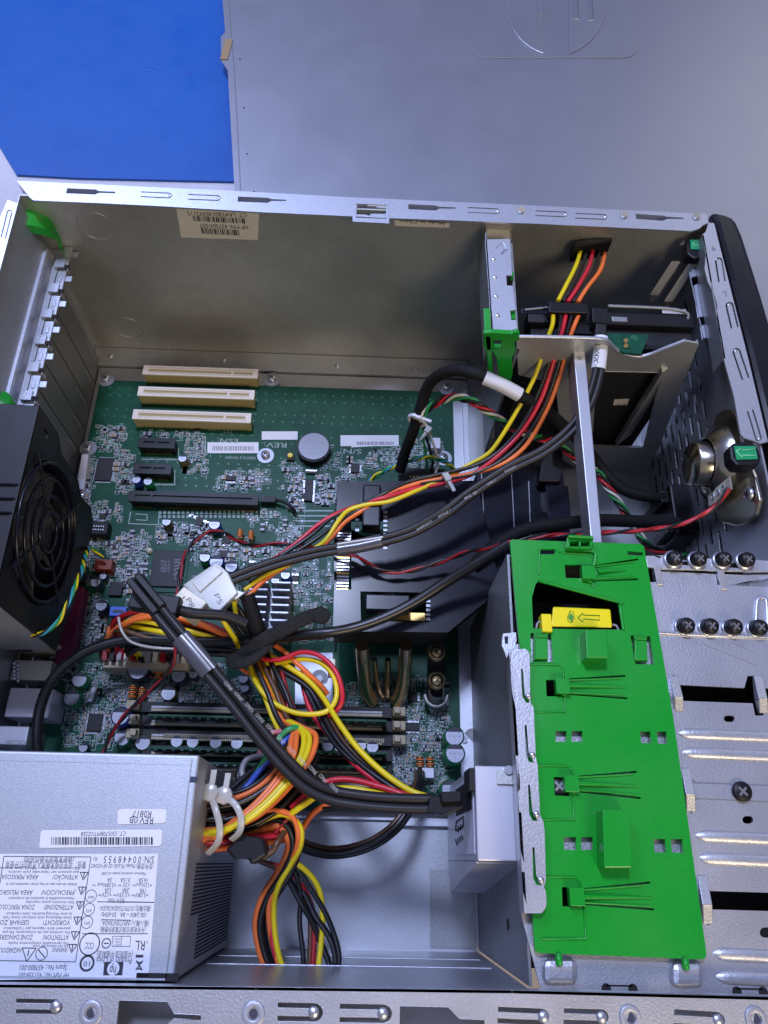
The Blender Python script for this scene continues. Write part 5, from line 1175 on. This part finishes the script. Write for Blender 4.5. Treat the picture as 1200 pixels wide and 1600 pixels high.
# ---- E: thin red and black pair
E_2=cable('speaker_wire','thin red and black wire pair running from the chrome speaker over the black duct','cable',(700,870,9))
ep=[(1140,763,13.6),(1125,783,13.2),(1105,800,12.8),(1060,820,12.4),(1000,829,12.2),(950,832,12.2),(900,835,12.2),(850,838,12.2),(800,847,11.8),(770,855,11.2),(735,861,10.3),(700,874,9.4),(665,886,9.0),(635,893,8.8),(605,893,8.8),(580,884,8.8),(555,868,8.8),(520,860,8.7),(480,853,8.4),(430,850,8.0),(395,852,7.5),(372,846,6.5),(350,833,5.6),(325,832,5.2),(300,850,5.2),(285,880,5.6),(278,925,6),(276,980,6),(272,1030,5.5),(255,1060,5),(225,1088,4.2),(195,1118,3.6),(172,1150,3),(160,1185,2.5)]
wires(E_2,ep,[('w_darkred',-.06,.03),('w_black',.06,-.04)],r=.085,twist=2.2,jit=.0)
one(E_2,ep[:8],.11,'w_red')
# ---- F: sleeved front panel harness
F_=cable('front_panel_cable','black braided cable with a white label, arching up from the board header','cable',(690,620,6))
one(F_,[(625,735,3.0),(632,710,4.2),(645,675,6),(658,635,8),(668,605,9.4),(684,588,10.6),(710,579,11.8),(740,583,12.5),(770,594,12.5),(810,617,12),(850,640,10.8),(880,665,9),(915,700,6.4),(945,738,6),(975,765,6),(1020,777,6),(1062,776,5.6),(1085,776,5.2)],.38,'sleeve','braided_sleeve',n=14)
sleeve(F_,[(757,590,12.6),(785,602,12.4),(812,617,12.0)],.44,'paper','cable_label',1)
tie(F_,651,657,7,8,-16,.55,m='whitepl'); tie(F_,668,675,4.6,10,6,.25,m='clearnylon')
G_=cable('front_panel_wires','twisted thin black, white, red and green wires beside the braided cable','cable',(740,640,6))
gpt=[(655,655,7.2),(675,634,8.4),(705,621,9.4),(735,626,9.8),(765,645,9.6),(800,668,9.2),(835,682,8.4),(870,692,6.8),(905,722,6.5),(935,740,6.3),(952,765,6.1),(970,790,6),(995,830,5.6),(1015,855,5.4),(1050,870,5.2),(1085,868,5)]
wires(G_,gpt,[('w_black',-.18,.0),('w_white',.18,0),('w_red',0,.18),('w_green',0,-.18),('w_black',.1,.1)],r=.1,twist=2.3,jit=.0)
one(G_,[(660,662,5),(668,690,4),(676,720,3),(672,740,2.4)],.1,'w_black'); one(G_,[(664,660,5),(676,690,4),(684,720,3),(680,742,2.4)],.1,'w_white'); one(G_,[(654,664,5),(664,700,3.8),(668,735,2.6)],.09,'w_green')
G2=cable('sensor_wires','thin twisted yellow, green and blue wires draped over the black header','cable',(640,720,3))
wires(G2,[(575,755,2),(590,742,2.6),(620,727,3.2),(650,717,3.4),(680,716,3.2),(705,728,2.6),(712,745,2.2)],[('w_yellow',.1,0),('w_green',-.1,0),('w_cyan',0,.1)],r=.08,twist=3,jit=.0)
# ---- H: fan lead
H_=cable('fan_lead','thin twisted yellow, blue and black lead hanging along the edge of the case fan','cable',(110,920,6))
wires(H_,[(160,872,2.6),(142,857,3.6),(134,868,5.5),(128,890,7.5),(118,915,8.4),(105,945,8.8),(92,970,8.8),(70,988,8.6),(50,993,8.4)],[('w_yellow',.08,0),('w_cyan',-.08,0),('w_black',0,.08),('w_green',0,-.08)],r=.065,twist=2.8,jit=.0)
# ---- I: main harness
I_=cable('main_power_harness','thick bundle of coloured wires with two white plugs, coming out of the power supply','cable',(390,1010,5))
cols=['w_black','w_orange','w_red','w_yellow','w_black','w_black','w_orange','w_yellow','w_black','w_darkred','w_grey','w_black','w_orange','w_black','w_violet','w_black']
def disc(n,R):
    out=[];ga=2.399963
    for i in range(n): r=R*math.sqrt((i+.5)/n); out.append((r*math.cos(i*ga),r*math.sin(i*ga)))
    return out
# board plug -> strap
left=[('w_darkred',[(185,1030,2.6),(180,1000,4),(178,972,5),(210,957,5.8),(260,962,6),(320,975,6.2),(370,995,6.4)]),
('w_red',[(195,1030,2.6),(185,990,4.2),(195,962,5.2),(235,953,6),(290,968,6.2),(340,985,6.4),(375,1005,6.4)]),
('w_orange',[(205,1030,2.6),(190,1000,4.4),(192,978,5.6),(225,965,6.6),(270,963,6.8),(320,978,6.8),(372,1003,6.6)]),
('w_orange',[(175,1020,2.6),(165,1005,4),(185,980,5.2),(230,960,6.2),(290,968,6.6),(350,992,6.8),(385,1010,6.6)]),
('w_yellow',[(215,1030,2.6),(205,1000,4.4),(195,975,5.4),(218,970,6.2),(260,978,6.3),(310,990,6.4),(365,1006,6.4)]),
('w_yellow',[(225,1030,2.6),(210,1005,4.4),(205,980,5.2),(240,985,6),(290,995,6.2),(340,1002,6.3),(375,1010,6.2)]),
('w_grey',[(235,1030,2.6),(215,1010,4.0),(215,990,5.0),(250,990,5.9),(300,1000,6.1),(340,1006,6.2),(380,1012,6.2)]),
('w_brown',[(160,1030,2.4),(158,1010,3.4),(175,990,4.6),(192,985,5.6),(235,998,5.8),(300,1006,6),(360,1012,6)])]
for m,p in left: one(I_,p,.16,m)
wires(I_,[(200,1012,4.2),(215,1002,4.8),(255,1003,5.2),(310,1008,5.6),(370,1012,6)],[('w_black',a,b) for a,b in disc(9,.55)],r=.15)
wires(I_,[(210,972,5.0),(240,972,5.5),(290,985,5.8),(340,1000,6.1),(380,1010,6.3)],[(c,a,b) for c,(a,b) in zip(('w_black','w_black','w_red','w_black','w_orange','w_yellow'),disc(6,.42))],r=.15,jit=.08)
t=MB(); t.tube([P(u,v,z_) for u,v,z_ in ((185,965,6.4),(190,985,6.6),(205,1003,6.3),(240,1012,5.8),(290,1014,5.6))],.08,'clearnylon',sub=4,n=6); t.build('zip_tie',I_)
# P8 / P5 plugs up to strap
one(I_,[(322,945,9.6),(340,958,9.2),(355,980,8.6),(368,1000,7.8),(372,1010,7)],.145,'w_yellow')
one(I_,[(366,940,9.6),(368,955,9.2),(372,968,8.8),(378,975,8)],.145,'w_yellow')
wires(I_,[(340,945,9.4),(360,960,9.0),(380,985,8),(392,1005,7)],[('w_black',-.3,0),('w_black',0,.1),('w_black',.28,0)],r=.15)
wires(I_,[(352,935,9.4),(372,955,9.0),(390,985,8),(400,1005,7)],[('w_black',-.15,0),('w_black',.15,.1)],r=.15)
one(I_,[(386,930,9.8),(394,955,9.4),(402,980,8.8),(408,1000,8)],.42,'sleeve','sleeved_lead',n=10); one(I_,[(398,972,8.9),(404,985,8.8),(408,995,8.4)],.2,'w_orange')
# white plugs
def nyl(q,h,z_,m,txt,ta,tb,th_):
    t=MB(); t.plate(q,[],top(z_),(0,0,-h),m); o=t.build('white_plug',I_,bevel=.07)
    t=MB(); t.text(txt,P(*ta,z_+.01),P(*tb,z_+.01),'chipprint',h=th_); t.build('plug_marking',I_ if 0 else o); return o
nyl([(285,914),(338,878),(357,895),(372,926),(340,958),(318,944)],1.3,10.0,'clearnylon','P5',(334,930),(341,945),.42)
t=MB(); t.plate([(300,910),(338,884),(348,893),(312,925)],[],top(10.12),(0,0,-.1),'clearnylon'); t.plate([(366,920),(383,926),(368,937),(360,932)],[],top(9.8),(0,0,-.6),'clearnylon'); t.build('plug_ridge',I_,bevel=.03)
nyl([(262,943),(287,916),(324,941),(299,970)],1.2,10.5,'ivory','P8',(290,937),(297,951),.42)
t=MB(); t.plate([(277,933),(285,927),(289,931),(281,937)],[],top(10.62),(0,0,-.1),'ivory'); t.build('plug_ridge',I_,bevel=.03)
# strap -> lower junction -> PSU
sp2=disc(15,.95); mid=[(395,1010,6.6),(405,1040,7.4),(425,1080,7.8),(440,1115,8.0),(458,1145,8.6),(470,1165,9.2)]
wires(I_,mid,[(c,a,b) for c,(a,b) in zip(['w_red','w_yellow','w_black','w_orange','w_black','w_red','w_brown','w_orange','w_yellow','w_black','w_orange','w_black','w_red'],disc(13,.72))],r=.14,jit=.1)
# yellows/oranges over the top turning back to the psu
for m,dv,du,dz in (('w_yellow',0,0,.3),('w_yellow',6,-8,.2),('w_orange',-8,10,0),('w_orange',14,-20,.1),('w_orange',20,-28,0)):
    one(I_,[(452+du*.3,1128,8.8+dz),(470+du*.4,1138,9.4+dz),(483+du,1152+dv*.3,10.0+dz),(478+du,1180+dv*.3,10.6+dz),(460+du,1210+dv*.4,11+dz),(425+du,1250+dv*.4,11.2+dz),(385+du,1282+dv*.4,11.3+dz),(345,1298+dv*.3,11.2+dz),(318,1302+dv*.5,11.2),(292,1312+dv*.5,11)],.155,m)
for k,(m,p) in enumerate((('w_green',[(470,1138,9.6),(455,1138,9.8),(440,1150,9.8),(415,1185,9.8),(400,1210,9.6),(375,1240,9.6),(330,1262,9.8),(295,1272,10)]),
 ('w_blue',[(460,1148,9.6),(445,1158,9.8),(425,1185,9.8),(405,1205,9.8),(385,1230,9.8),(360,1252,10),(325,1270,10),(295,1280,10)]),
 ('w_grey',[(468,1150,9.2),(445,1160,9),(425,1178,8.8),(400,1182,8.6),(385,1188,8.6),(378,1205,8.6),(380,1230,8.8),(350,1258,9.2),(298,1272,9.4)]),
 ('w_violet',[(475,1145,9.4),(450,1143,9.2),(425,1146,8.8),(418,1160,8.4),(400,1185,8.4)]),
 ('w_darkred',[(480,1150,9),(465,1160,9),(440,1180,9),(410,1210,9),(390,1225,9)]))): one(I_,p,.16,m)
wires(I_,[(475,1175,8.8),(455,1205,9.6),(425,1240,10),(385,1265,10.2),(340,1275,10.4),(292,1275,10.4)],[(c,a,b) for c,(a,b) in zip(['w_black','w_black','w_orange','w_black','w_black','w_orange','w_black','w_black','w_orange','w_black','w_red','w_black','w_black','w_black'],disc(14,.95))],r=.145,jit=.1)
wires(I_,[(470,1180,8.2),(430,1200,8.6),(395,1225,9.2),(365,1250,9.6),(330,1262,9.8),(295,1262,10)],[('w_black',a,b) for a,b in disc(6,.6)],r=.16,jit=.1)
wires(I_,[(465,1290,8.6),(430,1298,8.8),(390,1300,9.4),(345,1306,10),(292,1306,10.4)],[(c,a,b) for c,(a,b) in zip(['w_red','w_orange','w_black','w_yellow','w_orange','w_black','w_red'],disc(7,.6))],r=.15,jit=.12)
# zip ties round the psu end of harness
for (pp) in ([(328,1238,12.2),(336,1262,12.5),(343,1290,12.5),(341,1315,12.2),(325,1334,11.4)],[(350,1243,12),(368,1258,12.3),(377,1280,12.3),(374,1300,12),(362,1312,11.4)]):
    t=MB(); t.tube(path3(pp),.17,'clearnylon',sub=5,n=6,flat=.4); a=P(*pp[0]); t.lathe(a,(0,0,1),[(.42,-.2),(.42,.25),(.001,.26)],'clearnylon',n=8); t.obox(a+Vector((.1,.55,.2)),(.14,0,0),(.03,.45,0),(0,0,.05),'clearnylon'); t.build('zip_tie',I_,bevel=.03)
# loops
one(I_,[(390,1030,7.6),(397,1060,8),(420,1092,8.4),(455,1112,8.8),(490,1116,9),(515,1108,9),(526,1085,9),(520,1055,8.8),(500,1035,8.4),(470,1030,8),(430,1036,7.6),(408,1036,7.2)],.145,'w_yellow')
one(I_,[(402,1022,7.8),(412,1030,8),(440,1030,8.2),(470,1019,8.4),(500,1025,8.8),(525,1050,9),(535,1085,9),(528,1108,8.8),(505,1122,8.4)],.14,'w_red')
one(I_,[(414,1000,7.6),(440,1015,7.8),(470,1042,8),(500,1070,7.8),(512,1085,7.6)],.145,'w_orange')
# strap -> optical plug
one(I_,[(410,1015,7.2),(440,1035,7.6),(480,1062,8),(505,1090,8.6),(530,1130,9.6),(560,1170,10.4),(600,1208,11),(640,1235,11.4),(675,1247,11.6)],.155,'w_yellow')
one(I_,[(405,1020,7),(435,1045,7.4),(478,1072,7.8),(498,1100,8.2),(520,1145,9.2),(550,1182,10),(590,1215,10.8),(635,1242,11.2),(675,1250,11.4)],.16,'w_black')
one(I_,[(470,1050,7),(478,1090,7.6),(490,1118,8),(515,1150,8.8),(545,1185,9.8),(580,1215,10.6),(625,1240,11),(675,1252,11.2)],.15,'w_red')
one(I_,[(420,1020,7),(450,1046,7.4),(490,1082,7.9),(512,1118,8.4),(540,1162,9.4),(575,1198,10.2),(620,1230,11),(675,1250,11.2)],.13,'w_brown')
t=MB(); t.plate([(672,1244),(722,1240),(726,1262),(700,1274),(668,1268)],[],top(12.4),(0,0,-1.2),'black'); t.plate([(688,1237),(722,1236),(722,1252),(690,1254)],[],top(12.9),(0,0,-.7),'black'); t.build('drive_plug',I_,bevel=.08)
one(I_,[(455,1262,10),(480,1240,10.4),(510,1222,10.8),(545,1218,11),(590,1228,11.3),(635,1243,11.5),(675,1256,11.5)],.15,'w_red')
one(I_,[(450,1275,10.2),(478,1255,10.6),(505,1238,11),(540,1232,11.2),(590,1240,11.4),(635,1252,11.6),(675,1255,11.7)],.155,'w_yellow')
one(I_,[(440,1270,9.6),(475,1240,10),(510,1232,10.4),(560,1240,10.8),(620,1252,11.2),(675,1262,11.2)],.16,'w_black')
one(I_,[(470,1300,8.6),(490,1270,9),(520,1255,9.4),(560,1252,9.8),(620,1258,10.8),(672,1262,11.0)],.15,'w_orange')
# downward branch
J_=cable('spare_drive_lead','hanging loop of coloured wires with a black plug, over the bare steel floor','cable',(440,1400,6))
wires(J_,[(395,1292,9.4),(430,1280,9.6),(452,1295,9.4),(458,1325,9),(445,1360,8.6),(420,1400,8),(408,1440,7.6),(415,1485,7.2),(430,1520,7),(445,1560,7)],[('w_black',-.28,.1),('w_black',-.1,-.1),('w_orange',.3,.12),('w_black',.05,.2)],r=.16,jit=.05)
one(J_,[(400,1278,10),(440,1270,10),(462,1285,9.8),(468,1320,9.4),(455,1355,8.8),(436,1390,8.2),(424,1430,7.8),(428,1480,7.6),(440,1520,7.2),(460,1550,7)],.14,'w_red')
one(J_,[(380,1272,10.4),(430,1266,10.4),(458,1278,10.2),(466,1310,9.8),(456,1345,9),(430,1385,8.4),(420,1420,8),(424,1465,7.6),(438,1510,7.4),(462,1545,7)],.145,'w_orange')
one(J_,[(395,1288,10),(440,1272,10.2),(468,1290,10),(470,1320,9.6),(455,1350,9),(435,1385,8.6),(428,1420,8.0),(432,1475,7.8),(446,1520,7.4),(470,1550,7)],.145,'w_yellow')
one(J_,[(462,1348,8.8),(485,1368,8.4),(500,1395,8),(504,1440,7.6),(500,1490,7.2),(492,1560,7)],.145,'w_yellow')
one(J_,[(450,1360,8.4),(475,1395,8),(492,1430,7.8),(515,1465,7.6),(524,1500,7.4),(515,1530,7.2),(495,1545,7)],.15,'w_black')
one(J_,[(448,1368,8.2),(470,1410,8),(488,1440,7.6),(500,1470,7.2),(515,1510,7),(516,1560,6.8)],.15,'w_black')
one(J_,[(420,1350,8.6),(450,1362,8.4),(475,1390,8),(490,1430,7.4),(490,1480,7.2),(486,1560,7)],.15,'w_darkred')
one(J_,[(405,1345,8.8),(435,1358,8.5),(460,1385,8.0),(482,1420,7.6),(485,1470,7.2),(480,1560,7)],.14,'w_brown')
t=MB(); t.plate([(352,1328),(378,1303),(412,1310),(418,1335),(392,1352),(388,1342),(365,1342)],[],top(11.4),(0,0,-1.6),'black'); t.build('black_plug',J_,bevel=.12)
one(J_,[(410,1340,10.8),(425,1330,10.8),(434,1316,10.8),(444,1300,10.4)],.15,'w_brown')
tie(J_,424,1526,8.2,6,12,.55)
# ---- K: brown-black loop
K_=cable('black_loop_cable','dark brown pair of leads looping over the bare floor to the small white header','cable',(570,1325,4))
wires(K_,[(655,1208,2.2),(654,1228,4),(640,1262,5),(615,1296,5.2),(575,1322,5),(525,1333,4.8),(480,1325,4.8),(450,1305,5)],[('w_black',-.18,0),('w_brown',.18,0),('w_black',0,.2)],r=.17,jit=.04)
for k,(m,p) in enumerate((('w_black',[(300,1285,10.6),(345,1290,11),(395,1275,10.8),(430,1235,10.4),(462,1190,9.8),(478,1160,9)]),
 ('w_black',[(300,1278,10.8),(345,1282,11.2),(390,1265,11),(425,1225,10.6),(455,1185,10),(470,1155,9.4)]),
 ('w_darkred',[(430,1300,9.6),(455,1270,9.8),(462,1240,9.6),(478,1215,9.2),(480,1180,8.8)]),
 ('w_black',[(396,1215,8),(378,1195,8),(372,1215,8),(385,1245,8.4),(410,1262,9)]),
 ('w_black',[(430,1060,7.6),(428,1085,7.6),(436,1120,8),(428,1150,8.2),(400,1190,8.2)]),
 ('w_brown',[(424,1045,7.6),(432,1090,7.8),(434,1130,8),(445,1160,8.2)]),
 ('w_darkred',[(440,1050,7.6),(450,1095,8),(444,1140,8.2),(455,1165,8.4)]),
 ('w_orange',[(365,1035,6),(385,1050,6.2),(400,1055,6.4),(420,1052,6.8)]),
 ('w_black',[(430,1005,7.2),(455,1040,7.4),(482,1085,7.8),(508,1140,8.8),(540,1180,9.8),(600,1222,10.8),(672,1250,11.4)]),
 ('w_black',[(505,1265,10.4),(540,1262,10.8),(590,1262,11),(640,1264,11.2),(672,1264,11.2)]),
 ('w_black',[(440,1345,8.6),(460,1360,8.6),(470,1400,8),(468,1440,7.6),(474,1500,7.2),(470,1560,7)]),
 ('w_black',[(455,1340,8.8),(480,1380,8.4),(505,1420,8),(522,1460,7.6),(530,1500,7.4),(518,1540,7.2)]))):
    one(I_ if p[0][1]<1340 else J_,p,.13,m)
# ---- velcro strap
V_=cable('hook_and_loop_strap','fuzzy black hook and loop strap tied around the wire bundle in the middle','strap',(420,1000,8))
t=MB(); pp=path3([(505,958,9.8),(480,965,9.6),(450,980,9.4),(425,992,9.2),(400,1008,9),(378,1024,8.2),(365,1032,7)])
t.tube(pp,lambda s:.40,'velcro',n=10,sub=6,flat=.3); t.build('strap',V_)
t=MB(); t.lathe(P(502,962,9.75),(0,0,1),[(.001,.12),(.42,.12),(.5,.0),(.42,-.12)],'velcro',n=18); t.build('strap_end',V_)
t=MB(); t.tube(path3([(365,1025,7.6),(372,1036,8.6),(395,1030,9.0),(415,1012,8.8),(425,1000,8),(415,995,7)]),.5,'velcro',n=10,sub=6,flat=.45); t.build('knot',V_)
t=MB(); sp_=smooth_path(pp,6); rnd=random.Random(5)
for _ in range(1500):
    k=rnd.randrange(len(sp_)-1); p=sp_[k]+(sp_[k+1]-sp_[k])*rnd.random(); d=(sp_[k+1]-sp_[k]).normalized(); s_=d.cross(Vector((0,0,1))).normalized()
    a=rnd.uniform(-math.pi*.1,math.pi*1.1); rad=.40; q=p+s_*math.cos(a)*rad+Vector((0,0,1))*math.sin(a)*rad*.3
    e=Vector((rnd.uniform(-1,1),rnd.uniform(-1,1),rnd.uniform(0,1.2)))*.10; t.add([q,q+d*.025,q+e],[(0,1,2)],'fuzz')
o=t.build('fibres',V_); o['kind']='stuff'
